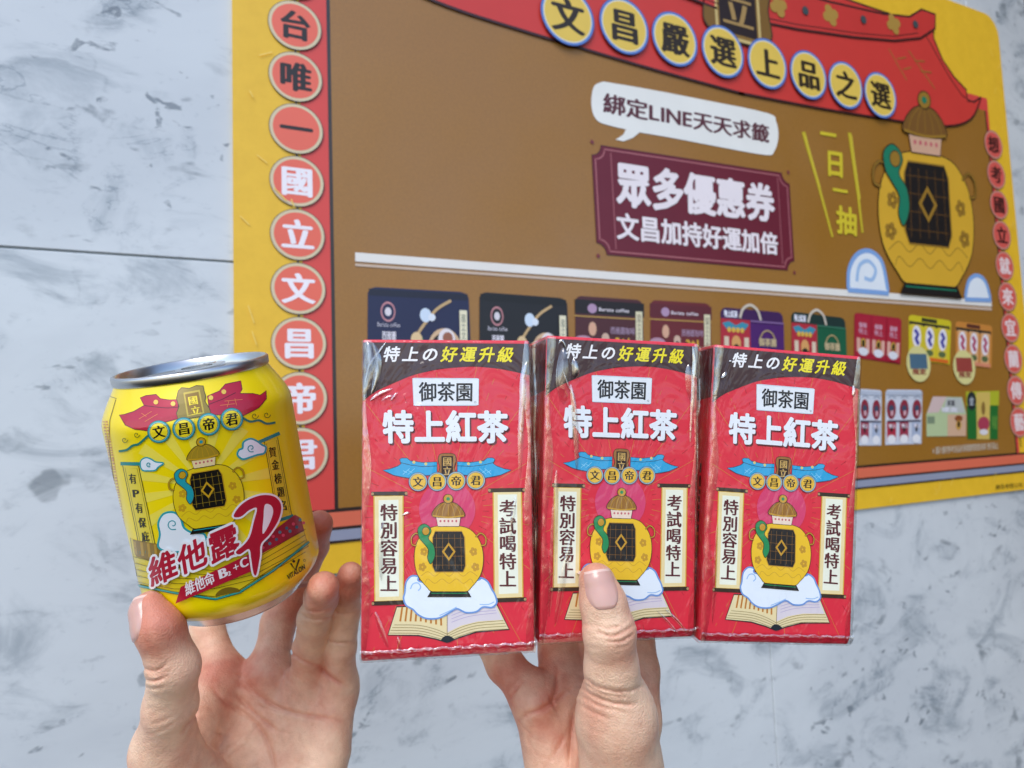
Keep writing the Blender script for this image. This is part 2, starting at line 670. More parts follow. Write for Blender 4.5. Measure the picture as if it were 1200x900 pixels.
for x in (-.0864, .8829):
    T0 = SArt(.0009)
    T0.line([(x, .06), (x, -.39)], .0014, '2a1a14')
    T0.build('string_line', sign)
for i, ch in enumerate('全台唯一國立文昌帝君'):
    z = .0079 - .045 * (i - 1)
    badge((-.0864, z), CIRC_R, ch, 'd8c8a4', 'ea6a54', '1c1210' if i < 4 else 'f4eef4', '4a4038')
for i, ch in enumerate('想考國立就來宜蘭傳藝'):
    badge((.8829, .0501 - .045 * i), CIRC_R, ch, 'cf8f80', 'd85a50', '3a1210' if i < 4 else 'ecd8d8', '5a3a34')

# temple roof: the right half traced, the left half its mirror
half = [(653, 50), (753, 82), (820, 100), (920, 122), (983, 135), (1050, 142), (1100, 144), (1147, 135), (1160, 122), (1168, 98), (1157, 106), (1145, 108), (1143, 92), (1120, 80), (1090, 46)]
hu = W(half)
cz = .0395
lowR = [p for p in hu if p[0] > CX]
lowR[0] = (lowR[0][0], lowR[0][1])
right = [(CX, cz)] + [p for p in lowR]
topR = [(lowR[-1][0], lowR[-1][1]), (.72, .235), (CX, .235)]
R_ = right + topR[1:]
roof = smooth_pts([(.4, .039), (.52, .043), (.6, .047), (.68, .0515), (.76, .058), (.812, .070), (.842, .088), (.862, .118)], 5, False)
roofR = roof + [(.845, .108), (.829, .106), (.8285, .123), (.803, .137), (.78, .158), (.765, .185), (.765, .2), (.4, .2)]
mir = lambda l: [(2 * CX - a, b) for a, b in l]
A = SArt(.0018)
full = roofR + [(2 * CX - a, b) for a, b in reversed(roofR)]
A.shape(full, 'cf3830', '3a1512', .0028)
for f in (lambda l: l, mir):
    A.line(f([(.748, .186), (.772, .158), (.795, .132), (.818, .112), (.845, .106)]), .0018, '5a1a16')
    for l in ([(1040, 58), (1050, 76), (1061, 95)], [(1063, 60), (1078, 82), (1094, 105)], [(1050, 70), (1060, 68)], [(1057, 82), (1066, 80)], [(1070, 72), (1082, 73)], [(1077, 84), (1090, 86)]):
        A.line(f(W(l)), .0016, 'a0702c')
ob_roof = A.build('roof_print', sign)
A = SArt(.0026)
for f in (lambda l: l, mir):
    rb = f([(.42, .132), (.5, .138), (.6, .150), (.68, .163), (.735, .179), (.768, .2), (.772, .222), (.742, .222), (.715, .205), (.66, .196), (.56, .188), (.42, .182)])
    A.shape(rb, 'c9342e', '3a1512', .003)
    A.line(f([(.42, .138), (.5, .144), (.6, .156), (.68, .169), (.73, .185)]), .0016, '6a1c18')
    for cx, cz in ((.56, .170), (.68, .186), (.47, .16)):
        c = f([(cx, cz)])[0]
        for k in range(4):
            A.disc((c[0] + .008 * math.cos(k * 1.571 + .4), c[1] + .008 * math.sin(k * 1.571 + .4)), .0065, 'b08a3c', 14)
        A.disc(c, .006, 'b08a3c', 14)
    for cx, cz in ((.515, .165), (.62, .178), (.725, .196)):
        A.disc(f([(cx, cz)])[0], .0055, '3c4a4e', 16)
A.build('ridge_print', sign)
# name plaque on the roof
A = SArt(.0036)
pq = [(.352, .12), (.36, .108), (.37, .112), (.378, .1), (.43, .1), (.438, .112), (.448, .108), (.456, .12), (.452, .15), (.46, .18), (.452, .2), (.458, .235), (.35, .235), (.356, .2), (.348, .18), (.356, .15)]
A.shape(smooth_pts(pq, 3), '7c5a20', '3a2410', .002)
A.poly([(.370, .100), (.438, .100), (.438, .228), (.370, .228)], 'd0b878')
A.poly([(.3735, .104), (.4345, .104), (.4345, .225), (.3735, .225)], '8c6a2c')
A.poly([(.376, .108), (.432, .108), (.432, .222), (.376, .222)], '241210')
o = A.build('plaque', sign)
T = SArt(A.z + 1e-4)
T.text('國', [(.380, .216), (.428, .216), (.428, .168), (.380, .168)], 'a88850', serif=.03)
T.text('立', [(.380, .163), (.428, .163), (.428, .115), (.380, .115)], 'a88850', serif=.03)
T.build('lettering', o)
for i, p in enumerate([(663, 22), (729, 33.5), (788, 48.5), (844, 63), (896, 77), (944, 90), (987.5, 102), (1028, 113.5)]):
    badge(W(p), .031, '文昌嚴選上品之選'[i], '5f86cf', 'e6c454', '2a1c08', '3a4a8c', .04, .0046, 'e8e2c8')

# speech bubble and coupon
A = SArt(.0008)
pts = W([(707, 96), (760, 103), (830, 118), (900, 133)])
b = W([(897, 182), (840, 172), (750, 155.5)])
bub = W(smooth_pts([(707, 96), (760, 105), (830, 118.5), (899, 133), (909, 143), (911.5, 161), (907, 177), (897, 182), (840, 172), (790, 162.5), (749, 155.5)], 4, False)) + W([(741, 162), (730, 166), (721, 164), (730, 158), (733, 152)]) + \
    W(smooth_pts([(733, 152), (712, 147), (700, 142), (694, 132), (692.5, 117), (696, 101), (707, 96)], 4, False)[1:-1])
A.poly(bub, 'ebebe6')
o = A.build('speech_bubble', sign)
T = SArt(A.z + 1e-4)
T.text('綁定LINE天天求籤', W([(706, 108), (901, 147), (901, 169), (706, 133)]), '5a2430', serif=.035, bold=.016)
T.build('lettering', o)
A = SArt(.0008)
c0 = W([(692, 168.5), (924, 204), (931, 318), (699, 298)])
g = quad_map(c0)


def notched(m, r):
    """rectangle with scooped corners in coupon coordinates (margin m, scoop radius r)"""
    ra = r * .42
    out = []
    for cx, cy, a0 in ((m * .45, m, 0), (1 - m * .45, m, 90), (1 - m * .45, 1 - m, 180), (m * .45, 1 - m, 270)):
        for i in range(7):
            a = rad(a0 + 90 * (1 - i / 6.0))
            out.append(g(cx + ra * math.cos(a), cy + r * math.sin(a)))
    return out


A.poly(notched(0, .1), '4a1020')
A.poly(notched(.008, .1), '6a1328')
A.line(notched(.035, .1), .0013, 'b06a70', True)
for x in (.085, .93):
    A.line([g(x, .06), g(x, .94)], .0012, 'a05a62')
for a, b in ((.005, -.015), (.995, -.015), (.005, 1.015), (.995, 1.015)):
    A.disc(g(a, b), .0022, '7a3038', 10)
o = A.build('coupon', sign)
T = SArt(A.z + 1e-4)
T.text('眾多優惠券', W([(720.5, 188), (906, 217), (907, 262), (722, 242)]), 'efe6ea', serif=.045, bold=.036)
T.text('文昌加持好運加倍', W([(721, 248.5), (910, 273.5), (911.5, 300), (722, 281)]), 'efe6ea', serif=.035, bold=.03)
T.build('lettering', o)
# the yellow slogan between two brush lines
A = SArt(.0008)
for l in ([(941, 155), (945, 170), (958, 215), (975, 278)], [(995, 156), (998, 180), (1005, 230), (1010, 273)]):
    A.line(W(l), .0062, 'c9b52a', taper=.4)
    A.line(W([(x + 2.2, y + 4) for x, y in l[:3]]), .0018, 'd8c63c')
for ch, cx, cy, h in (('一', 969.5, 158, 27), ('日', 977.5, 192, 33), ('一', 983.5, 224, 25), ('抽', 991, 259, 34)):
    A.text(ch, W([(cx - h * .36, cy - h * .56), (cx + h * .36, cy - h * .44), (cx + h * .38, cy + h * .56), (cx - h * .34, cy + h * .44)]), 'd6c22c', serif=.035, bold=.035)
A.build('slogan', sign)
# white rule
A = SArt(.0008)
A.poly(W([(416, 296), (1161, 352.5), (1161.5, 359.5), (416, 306.5)]), 'e9e6e0')
A.poly(W([(416, 309), (1161.5, 361), (1161.5, 364), (416, 312)]), 'cdb7a4')
A.build('white_rule', sign)
# clouds and the plain jar standing on the rule
for px, fl in (([(993, 340), (994, 316), (1002, 300), (1014, 294), (1026, 299), (1034, 312), (1040, 344)], 1), ([(1130, 351), (1134, 330), (1144, 323), (1154, 331), (1160, 352)], 0)):
    A = SArt(.0012)
    A.shape(W(smooth_pts(px, 5, False)), 'e4ecf4', '7fa6dc', .006)
    if fl:
        A.line(W(smooth_pts([(1003, 330), (1006, 312), (1016, 306), (1025, 316), (1021, 328), (1012, 326)], 5, False)), .005, '9fc0e6')
    A.build('cloud_print', sign)
A = SArt(.0016)
jq = quad_map(W([(1029, 99), (1128, 116), (1147, 352), (1027, 342)]))
urn(A, jq, 'd8a92e', '14100f', '7a5320', '9a7424', 'd3a88c', '157a5c', '2a1c0c', .0016)
A.build('jar_print', sign)
# small print
A = SArt(.0008)
A.text('※圖片僅供參考商品依現場實際販售為準 售完為止', W([(1092, 523.5), (1169, 517.5), (1169.5, 526.5), (1092, 533)]), 'd8d0c0')
A.build('small_print', sign)
A = SArt(.0008)
A.text('廣告有限公司 製作', W([(1166, 567.5), (1210, 564), (1210, 570), (1166, 574)]), '4a3a10')
A.build('small_print', sign)


# pictures of packaged goods
def product(quad, base, name='product_picture', z=.0009):
    A = SArt(z)
    g = quad_map(W(quad))
    A.poly([g(a, b) for a, b in ((.02, .06), (.05, .015), (.09, 0), (.9, 0), (.95, .015), (.98, .06), (1, 1), (0, 1))], base)
    return A, g


def bar(A, g, a0, b0, a1, b1, c):
    A.poly([g(a0, b0), g(a1, b0), g(a1, b1), g(a0, b1)], c)


def rnd(A, g, a, b, ra, rb, c, n=20):
    A.poly([g(a + ra * math.cos(2 * math.pi * k / n), b + rb * math.sin(2 * math.pi * k / n)) for k in range(n)], c)


def tx(A, g, st, a0, b0, a1, b1, c, **k):
    A.text(st, [g(a0, b0), g(a1, b0), g(a1, b1), g(a0, b1)], c, **k)


for q, base, edge in (([(428, 336), (551, 343), (553, 452), (430, 450)], '1a2148', '12162e'), ([(559, 342), (666, 350), (668, 455), (561, 452)], '16151c', '0c0b10')):
    A, g = product(q, base)
    bar(A, g, .03, .02, .97, .09, edge)
    rnd(A, g, .2, .25, .067, .105, 'c98a90')
    rnd(A, g, .2, .25, .055, .085, base)
    rnd(A, g, .2, .25, .03, .045, 'dcd8e0')
    tx(A, g, 'Barista coffee', .1, .35, .31, .415, 'd8d4e0')
    tx(A, g, '西雅圖', .14, .45, .27, .55, 'e8e4ee', bold=.02)
    tx(A, g, '極品濾掛咖啡', .09, .56, .32, .65, 'e8e4ee', bold=.02)
    tx(A, g, 'Drip coffee', .15, .67, .28, .72, 'b8b4c4')
    bar(A, g, .11, .77, .31, .83, 'd8c89c')
    A.line([g(a, b) for a, b in smooth_pts([(.44, .52), (.54, .36), (.66, .2), (.8, .1)], 4, False)], .0026, 'c8a878')
    rnd(A, g, .55, .27, .055, .075, 'cfe0f2')
    rnd(A, g, .61, .29, .035, .04, 'dfe8f4')
    rnd(A, g, .47, .62, .07, .16, '1f6a50')
    A.poly([g(a, b) for a, b in ((.35, .95), (.37, .7), (.45, .6), (.52, .66), (.57, .95))], 'dcb838')
    rnd(A, g, .46, .53, .055, .08, 'e2c494')
    bar(A, g, .415, .56, .505, .9, '17120f')
    A.poly([g(a, b) for a, b in ((.58, .62), (.62, 1), (.85, 1), (.88, .62))], 'c98a62')
    rnd(A, g, .73, .62, .165, .22, 'd8b690', 28)
    rnd(A, g, .73, .63, .14, .18, '1a1210', 28)
    rnd(A, g, .75, .53, .085, .13, 'e9e2e4')
    rnd(A, g, .76, .50, .05, .06, '9a6048')
    for a in (.64, .7, .78, .83):
        A.line([g(a, .62), g(a + .01, .74)], .002, 'e4dcd8')
    bar(A, g, .88, .2, .955, .82, 'e8e2c4')
    A.text('國立文昌帝君', [g(.895, .24), g(.94, .24), g(.94, .8), g(.895, .8)], '4a5a50', vertical=True)
    A.build('product_picture', sign)
for q, top, base in (([(672, 346.5), (754, 352), (755, 452), (673, 450)], '1a1116', '4c2028'), ([(760, 351.5), (833, 356), (834, 452), (761, 450)], '5e1c28', '6a2028')):
    A, g = product(q, base)
    bar(A, g, .01, .04, 1.0, .2, top)
    rnd(A, g, .25, .135, .065, .055, 'b090b0')
    tx(A, g, 'Barista coffee', .34, .11, .78, .165, 'e8e0e8', bold=.02)
    A.line([g(0, .23), g(1, .23)], .0012, 'c09a4c')
    tx(A, g, '西雅圖咖啡', .5, .33, .86, .42, 'b8a0bc')
    tx(A, g, '2+1', .57, .44, .78, .55, 'e0b03c', bold=.05)
    rnd(A, g, .25, .37, .055, .08, 'd8a88c')
    rnd(A, g, .43, .47, .055, .06, 'd0b09c')
    rnd(A, g, .43, .54, .04, .06, '1a1414')
    rnd(A, g, .12, .5, .12, .05, 'b890a4')
    bar(A, g, .87, .14, .97, .6, 'dcd6b4')
    A.text('國立文昌', [g(.89, .17), g(.95, .17), g(.95, .57), g(.89, .57)], '6a5a50', vertical=True)
    A.build('product_picture', sign)
for q, base, deep in (([(842, 360), (918, 366.5), (920, 455), (844, 452)], '3c1650', '4a1a66'), ([(925, 365), (991, 373), (993, 458), (927, 456)], '16302c', '0f5a3c')):
    A, g = product(q, base)
    bar(A, g, .46, .14, .99, 1, deep)
    A.poly([g(a, b) for a, b in ((.02, .14), (.46, .14), (.46, 1), (.0, 1))], 'b02838')
    tx(A, g, '特上紅茶', .07, .03, .27, .12, 'e6e6f2', bold=.06)
    A.poly([g(a, b) for a, b in ((.04, .2), (.14, .17), (.24, .22), (.34, .17), (.44, .2), (.38, .27), (.1, .27))], '3a8ea8')
    for k in range(4):
        rnd(A, g, .14 + .065 * k, .28, .03, .035, 'd8b048', 12)
    rnd(A, g, .24, .45, .07, .1, 'd8a060')
    bar(A, g, .06, .37, .13, .75, 'dcc8b0')
    bar(A, g, .36, .37, .43, .75, 'dcc8b0')
    rnd(A, g, .24, .6, .07, .14, '1c2018')
    A.poly([g(a, b) for a, b in ((.15, .8), (.2, .58), (.28, .58), (.34, .8))], 'b89c58')
    rnd(A, g, .24, .58, .05, .1, '1a1612')
    A.line([g(a, b) for a, b in smooth_pts([(.3, .12), (.35, .0), (.46, -.06), (.57, .0), (.62, .13)], 5, False)], .0032, 'cfc4b4')
    A.line([g(.46, .15), g(.98, .15)], .0016, '8a6aa0' if deep == '4a1a66' else '3a7a60')
    A.line([g(a, b) for a, b in smooth_pts([(.6, .38), (.64, .3), (.72, .26), (.8, .3), (.84, .38)], 4, False)], .0016, 'b8a070')
    tx(A, g, '御茶園', .58, .36, .86, .47, 'c8b48c', bold=.03)
    tx(A, g, '禮盒', .64, .52, .82, .6, 'a888b8' if deep == '4a1a66' else 'a8b488')
    A.build('product_picture', sign)
A, g = product([(999, 366), (1057, 373.5), (1054.5, 427), (1000, 419)], '9c1830')
for k in range(3):
    x = .07 + .31 * k
    bar(A, g, x - .02, .03, x + .27, .97, 'a81c34')
    tx(A, g, '御茶', x + .04, .2, x + .2, .32, 'd0a0b4', bold=.03)
    tx(A, g, '特上', x + .03, .33, x + .21, .46, 'c890a4', bold=.03)
    bar(A, g, x - .01, .55, x + .06, .86, 'd8a898')
    bar(A, g, x + .18, .55, x + .25, .86, 'd8a898')
    rnd(A, g, x + .12, .65, .05, .1, 'c8a840')
    rnd(A, g, x + .12, .66, .03, .08, '2a1c18')
    rnd(A, g, x + .12, .84, .1, .09, 'dcdce4')
A.build('product_picture', sign)
for q, base, cap, ink, acc, ovc in (([(1063, 368.5), (1115, 376), (1112, 427.5), (1064, 421)], 'cfc022', '3a3a20', '3a3a9a', 'd86a20', '4a6a80'), ([(1118, 376), (1163, 382), (1161, 432), (1119, 427)], 'c88438', '5a2c20', 'b03a60', 'd88a6a', '9a4038')):
    A, g = product(q, base)
    bar(A, g, .03, .14, .95, .22, '2a2a22')
    bar(A, g, .3, .03, .65, .12, cap)
    for k in range(3):
        x = .19 + .3 * k
        bar(A, g, x - .12, .2, x + .12, .92, 'd8c040' if acc == 'd86a20' else 'dcaa78')
        rnd(A, g, x, .47, .1, .25, 'e4e0e8')
        A.line([g(x - .04, .32), g(x + .03, .42), g(x - .02, .52), g(x + .04, .64)], .006, ink)
        rnd(A, g, x, .8, .09, .07, '5a6a40')
    bar(A, g, .05, .9, .95, .98, acc)
    o = A.build('product_picture', sign)
    c = [(1075, 426.5), (1128.5, 430.5)][acc != 'd86a20']
    B = SArt(A.z + 1e-4)
    cc = W(c)
    B.disc(cc, .0235, 'd8d08c', 30)
    gg = quad_map([(cc[0] - .017, cc[1] + .013), (cc[0] + .017, cc[1] + .013), (cc[0] + .017, cc[1] - .013), (cc[0] - .017, cc[1] - .013)])
    bar(B, gg, 0, 0, 1, .75, ovc)
    tx(B, gg, '限定', .1, .75, .9, 1.05, '8a3a30', bold=.04)
    B.build('oval_seal', o)
for q, b1 in (([(1006, 455.5), (1033, 457.5), (1032, 522), (1005.5, 522)], '2c4a80'), ([(1036, 456.5), (1081, 457), (1079, 520), (1036.5, 521.5)], 'b02840')):
    A, g = product(q, 'cdd2de')
    nn = 2 if b1 == '2c4a80' else 3
    for k in range(nn):
        x = (k + .5) / nn
        rnd(A, g, x, .36, .36 / nn, .18, '8c2438')
        rnd(A, g, x, .34, .2 / nn, .06, '3a4a60')
        bar(A, g, x - .36 / nn, .58, x + .36 / nn, .93, [b1, 'a8b4cc', '9c3048'][(k * 2 + nn) % 3])
        rnd(A, g, x, .9, .34 / nn, .08, 'e6e6ea')
        rnd(A, g, x, .7, .1 / nn, .08, '2a2020')
    bar(A, g, .05, .56, .95, .59, '40384a')
    bar(A, g, .04, .03, .96, .1, 'b4bccc')
    for k in range(nn):
        x = (k + .5) / nn
        A.line([g(x - .3 / nn, .16), g(x, .1), g(x + .3 / nn, .16)], .0012, '9aa4b8')
        tx(A, g, '茶', x - .12 / nn, .38, x + .12 / nn, .48, 'd8b0b8', bold=.05)
        tx(A, g, '特上', x - .26 / nn, .62, x + .26 / nn, .7, 'e4dce4', bold=.04)
    A.build('product_picture', sign)
A = SArt(.0009)
g = quad_map(W([(1084.5, 464.5), (1132, 465.5), (1131, 511), (1085, 511.5)]))
A.poly([g(a, b) for a, b in ((.16, 0), (.88, 0), (1, .42), (1, 1), (0, 1), (0, .45))], 'b4c496')
A.poly([g(a, b) for a, b in ((.16, 0), (.5, 0), (.3, .4), (.02, .42))], 'd0b8b4')
A.poly([g(a, b) for a, b in ((.5, .02), (.86, .02), (.96, .4), (.4, .4))], 'b8bcb8')
bar(A, g, .52, .45, 1, 1, 'd0aa8c')
bar(A, g, .02, .5, .2, .68, '7a8a70')
tx(A, g, '茶葉', .5, .08, .7, .24, '5a5a60', bold=.03)
tx(A, g, '禮盒', .35, .26, .78, .4, 'dcdce4', bold=.03)
rnd(A, g, .8, .55, .1, .08, '8a4a20')
rnd(A, g, .8, .72, .07, .12, 'c89a40')
rnd(A, g, .8, .7, .035, .08, '2a1c10')
A.build('product_picture', sign)
A, g = product([(1131, 459), (1170, 458), (1168.5, 515), (1133, 514.5)], '1d6a28')
bar(A, g, 0, 0, 1, .3, 'b0b428')
bar(A, g, .3, .02, .72, 1, 'd0b45c')
rnd(A, g, .16, .2, .14, .2, '20282c')
tx(A, g, '金', .08, .1, .24, .3, 'c8d0d8')
rnd(A, g, .51, .36, .06, .14, '8a6a30')
rnd(A, g, .52, .68, .19, .15, 'a83a50')
rnd(A, g, .52, .85, .14, .06, 'dcd8dc')
tx(A, g, '烏龍', .78, .5, .95, .8, '7ab04a', vertical=False)
A.build('product_picture', sign)

# ------------------------------------------------------------------ tea cartons
CW, CH, CD = .0567, .105, .0365


def rotv(v):
    v = np.array(v, float)
    t = np.linalg.norm(v)
    k = v / t
    K = np.array([[0, -k[2], k[1]], [k[2], 0, -k[0]], [-k[1], k[0], 0]])
    return np.eye(3) + math.sin(t) * K + (1 - math.cos(t)) * K @ K


POSES = [(.09561, -.13409, .00952, -.02124, -.0371, .21138), (.04998, -.19878, -.03231, .03839, -.03659, .22126), (.05223, -.12622, -.06771, .09729, -.04002, .22711)]


def pose_matrix(p):
    """carton pose (camera axes) -> world matrix; local X right, Y depth, Z up, origin bottom centre of the front face"""
    R, T = rotv(p[:3]), np.array(p[3:])
    o = T - R[:, 1] * CH / 2
    c = [sw(CR.T @ R[:, 0]), sw(CR.T @ R[:, 2]), sw(CR.T @ R[:, 1])]
    M = Matrix.Identity(4)
    for i in range(3):
        for j in range(3):
            M[i][j] = c[j][i]
    M.translation = cam2world(o)
    return M


_R0, _T0 = rotv(POSES[0][:3]), np.array(POSES[0][3:])


def face_uv(p):
    """photograph pixels on the leftmost carton's face -> (u, v) on the face, v from the bottom"""
    p = np.array(p, float).reshape(-1, 2)
    d = np.stack([(p[:, 0] - 600) / F, -(p[:, 1] - 450) / F, np.ones(len(p))], 1)
    t = (_R0[:, 2] @ _T0) / (d @ _R0[:, 2])
    q = (d * t[:, None] - _T0) @ _R0
    return q[:, 0], q[:, 1] + CH / 2


def fmap(p, z):
    u, v = face_uv(p)
    return np.stack([u, np.full(len(u), -z), v], 1)


def smap_face(p, z):        # art given directly in face metres
    return np.stack([p[:, 0], np.full(len(p), -z), p[:, 1]], 1)


def FA(z):
    return Art(fmap, 'pack', z=z, dz=4e-6)


M_FILM = film_mat('clear_film', .26, .2, 'ffffff', .6, 1.0)
M_GAP = film_mat('gap_film', .2, .15, 'ffe8ea')
M_FILM2 = film_mat('film_fold', .2, .1, 'ffffff')
M_CREASE = film_mat('film_crease', .38, .15, 'ffffff')


def strip(path, width, lift, m, name, parent, seg=5, wob=0.0, end=True):
    """a narrow raised fold of film along a path of local points, arched across its width; the normal is -Y"""
    p = np.array(path, float)
    n = len(p)
    d = np.gradient(p, axis=0)
    d /= np.linalg.norm(d, axis=1)[:, None] + 1e-12
    nor = np.array([0, -1.0, 0])
    side = np.cross(d, nor)
    side /= np.linalg.norm(side, axis=1)[:, None] + 1e-12
    v, f = [], []
    for i in range(n):
        tpr = math.sin(math.pi * (i + .15) / (n - .7)) ** .6 if end else 1
        for k in range(seg):
            a = k / (seg - 1)
            off = (a - .5) * width * tpr + wob * random.uniform(-1, 1)
            v.append(p[i] + side[i] * off + nor * (lift * tpr * math.sin(math.pi * a) + random.uniform(0, wob) * .5))
    for i in range(n - 1):
        for k in range(seg - 1):
            f.append((i * seg + k, i * seg + k + 1, (i + 1) * seg + k + 1, (i + 1) * seg + k))
    return v, f


def make_carton(label):
    root = thing('tea_carton', label, 'tea carton', None, 'film wrapped red tea cartons held in a row')
    bm = bmesh.new()
    pr = [(.0013, 0), (0, .0034), (0, CH), (CD, CH), (CD, 0)]
    r1, r2 = ([bm.verts.new((sx * CW / 2, y, z)) for y, z in pr] for sx in (-1, 1))
    bm.faces.new(r1[::-1])
    bm.faces.new(r2)
    for k in range(5):
        bm.faces.new((r1[k], r1[(k + 1) % 5], r2[(k + 1) % 5], r2[k]))
    bmesh.ops.recalc_face_normals(bm, faces=bm.faces[:])
    bmesh.ops.bevel(bm, geom=bm.edges[:], offset=.0008, segments=3, affect='EDGES', profile=.5)
    me = bpy.data.meshes.new('carton_body')
    bm.to_mesh(me)
    bm.free()
    me.materials.append(mat('de293e', 'pack'))
    cb = bpy.data.objects.new('carton_body', me)
    COL.objects.link(cb)
    cb.parent = root
    # fine gold and dark rays from behind the emblem
    A = FA(.00004)
    cu, cv = [float(x[0]) for x in face_uv((524, 597))]
    A.f = smap_face
    for k in range(44):
        a = 2 * math.pi * (k + .5) / 44
        dx, dz = math.cos(a), math.sin(a)
        t1 = min(((CW / 2 - .0012) * (1 if dx > 0 else -1) - cu) / dx if abs(dx) > 1e-6 else 9,
                 (((CH - .0012) if dz > 0 else .0035) - cv) / dz if abs(dz) > 1e-6 else 9)
        if k % 3:
            t = .012
            while t < t1:
                L = random.uniform(.001, .0028)
                e = min(t + L, t1)
                A.line([(cu + dx * t, cv + dz * t), (cu + dx * e, cv + dz * e)], .00011, '8a1a1c' if k % 3 == 1 else 'c8862e')
                A.z -= 4e-6
                t += L + random.uniform(.0012, .0042)
        else:
            A.line([(cu + dx * .012, cv + dz * .012), (cu + dx * t1, cv + dz * t1)], .00013, 'd08a30')
            A.z -= 4e-6
    A.build('gold_rays', root)
    A = FA(.00008)
    tl, tr = (425.6, 401.2), (619.8, 402.9)
    arc = smooth_pts([(425.2, 470), (437, 461), (450, 454), (480, 441), (500, 435.6), (520, 432), (552, 429.6), (580, 431.5), (600, 435), (621.5, 440)], 4, False)
    A.poly([tl] + arc + [tr], '3c2024')
    o = A.build('top_band', root)
    A = FA(.00013)
    A.text('特上の', [(449.5, 405.5), (514, 406), (514, 424.4), (449.5, 424.4)], 'f2f0f0', bold=.028, slant=.22, gap=.17)
    A.text('好運升級', [(517.5, 405.7), (602, 406.3), (602, 425), (517.5, 424.6)], 'f2e010', bold=.028, slant=.22, gap=.17)
    A.build('lettering', o)
    A = FA(.00012)
    A.poly([(483.2, 443.5), (486, 442.8), (559, 443.2), (561.3, 444), (560.8, 474.6), (558, 475.4), (487, 475.6), (484.6, 475)], 'c8d4de')
    A.poly([(484.2, 444.2), (560.6, 444.5), (560.2, 474.2), (485.2, 474.7)], 'e6eaee')
    o = A.build('brand_plate', root)
    A = FA(.0002)
    A.text('御茶園', [(490.5, 447), (555, 447.5), (554.6, 471), (491, 471.2)], '14151c', bold=.012, serif=.02)
    A.line(ring_pts((557, 471.3), 1.0, 12), .3, '556070', True)
    A.build('lettering', o)
    A = FA(.00014)
    A.text('特上紅茶', [(449, 481.5), (597.5, 482.5), (597.5, 521.5), (450, 521.8)], '5a0f18', bold=.042)
    A.text('特上紅茶', [(447.6, 480), (595.6, 481), (595.6, 519.6), (448.6, 520)], 'e9edf2', bold=.038)
    A.build('title_lettering', root)
    # roof emblem
    A = FA(.00012)
    A.disc((524, 597), 33, 'd8406c', 48)
    A.build('halo_print', root)
    A = FA(.00014)
    L = [(448.6, 551), (457, 549.5), (466, 546.2), (470, 543.4), (468.2, 538.2), (471, 536.7), (477, 536.8), (481, 540), (496, 542), (512, 541.2), (512, 556), (503, 557), (490, 557.5), (480, 560.4), (470, 558.8), (461, 556.8), (454, 553.6)]
    mx = lambda l, c=524.0: [(2 * c - a + (b - 540) * -.02, b - .2) for a, b in l]
    for f in (lambda l: l, mx):
        A.shape(f(L), '1fa0d2', '123a56', .8)
        A.line(f([(469, 542), (481, 545), (496, 546.8), (512, 546)]), .7, '123a56')
        for dx in (0, 6):
            A.line(f([(472 + dx, 556), (480 + dx, 549)]), .5, '8fd4ec')
            A.line(f([(472.5 + dx, 551.5), (477 + dx, 554)]), .5, '8fd4ec')
        for cx, cy in ((485, 541.6), (499, 543.6)):
            A.disc(f([(cx, cy)])[0], 1.8, 'd8c878', 10)
    o = A.build('roof_emblem', root)
    A = FA(.00022)
    A.shape(smooth_pts([(515, 533), (520, 531.4), (528, 531.4), (533, 533), (534.5, 540), (532.5, 548), (535, 556), (533, 561), (515, 561), (513, 556), (515.5, 548), (513.5, 540)], 3), '9a6a34', '3a2414', .7)
    A.poly([(517.4, 534.5), (530.8, 534.5), (530.8, 559), (517.4, 559)], '2c1812')
    A.text('國立', [(518.6, 535.2), (529.6, 535.2), (529.6, 557.5), (518.6, 557.5)], 'd2aa60', vertical=True, serif=.02)
    A.build('plaque', o)
    A = FA(.0003)
    for i, (cx, cy) in enumerate([(489.9, 564.6), (512.3, 564.4), (534.6, 563.6), (557.4, 562.7)]):
        A.disc((cx, cy), 11.2, '2c3c60', 28)
        A.disc((cx, cy), 10.7, '9ab0b8', 28)
        A.disc((cx, cy), 9.4, '6a6a48', 28)
        A.disc((cx, cy), 9.0, 'e8b83a', 28)
        A.text('文昌帝君'[i], [(cx - 6.2, cy - 6.2), (cx + 6.2, cy - 6.2), (cx + 6.2, cy + 6.2), (cx - 6.2, cy + 6.2)], '1c120c', serif=.035)
    A.build('name_badges', o)
    # scrolls
    for q, ta, tb, st, tq in (([(437.6, 580.5), (473, 580), (473.6, 704), (438.6, 705.5)], (435.4, 578.6), (477.2, 578.2), '特別容易上', [(445.4, 590), (466.2, 590), (466.2, 694), (445.4, 694)]),
                              ([(577.2, 573.8), (611.6, 573.4), (613.4, 700.5), (578.6, 702)], (572.2, 574.6), (615, 574), '考試喝特上', [(584.6, 585), (604.8, 585), (605.2, 688.6), (585, 688.6)])):
        A = FA(.00018)
        A.poly(q, 'd8a83c')
        g = quad_map(q)
        A.poly([g(.04, .01), g(.96, .01), g(.96, .99), g(.04, .99)], 'eed9a0')
        A.poly([g(.17, .045), g(.83, .045), g(.83, .955), g(.17, .955)], 'eff0dc')
        for (xa, ya), (xb, yb) in ((ta, tb), ((ta[0] + .4, q[3][1] + 1.6), (tb[0] + 1.6, q[2][1] + 1.6))):
            A.poly([(xa, ya - 2.4), (xb, yb - 2.4), (xb, yb + 2.4), (xa, ya + 2.4)], '35261a')
            A.disc((xa + 1.2, ya), 1.7, 'b08a60', 10)
            A.disc((xb - 1.2, yb), 1.7, 'b08a60', 10)
        o = A.build('scroll', root)
        A = FA(.00026)
        A.text(st, tq, '5a2026', vertical=True, serif=.03, bold=.012)
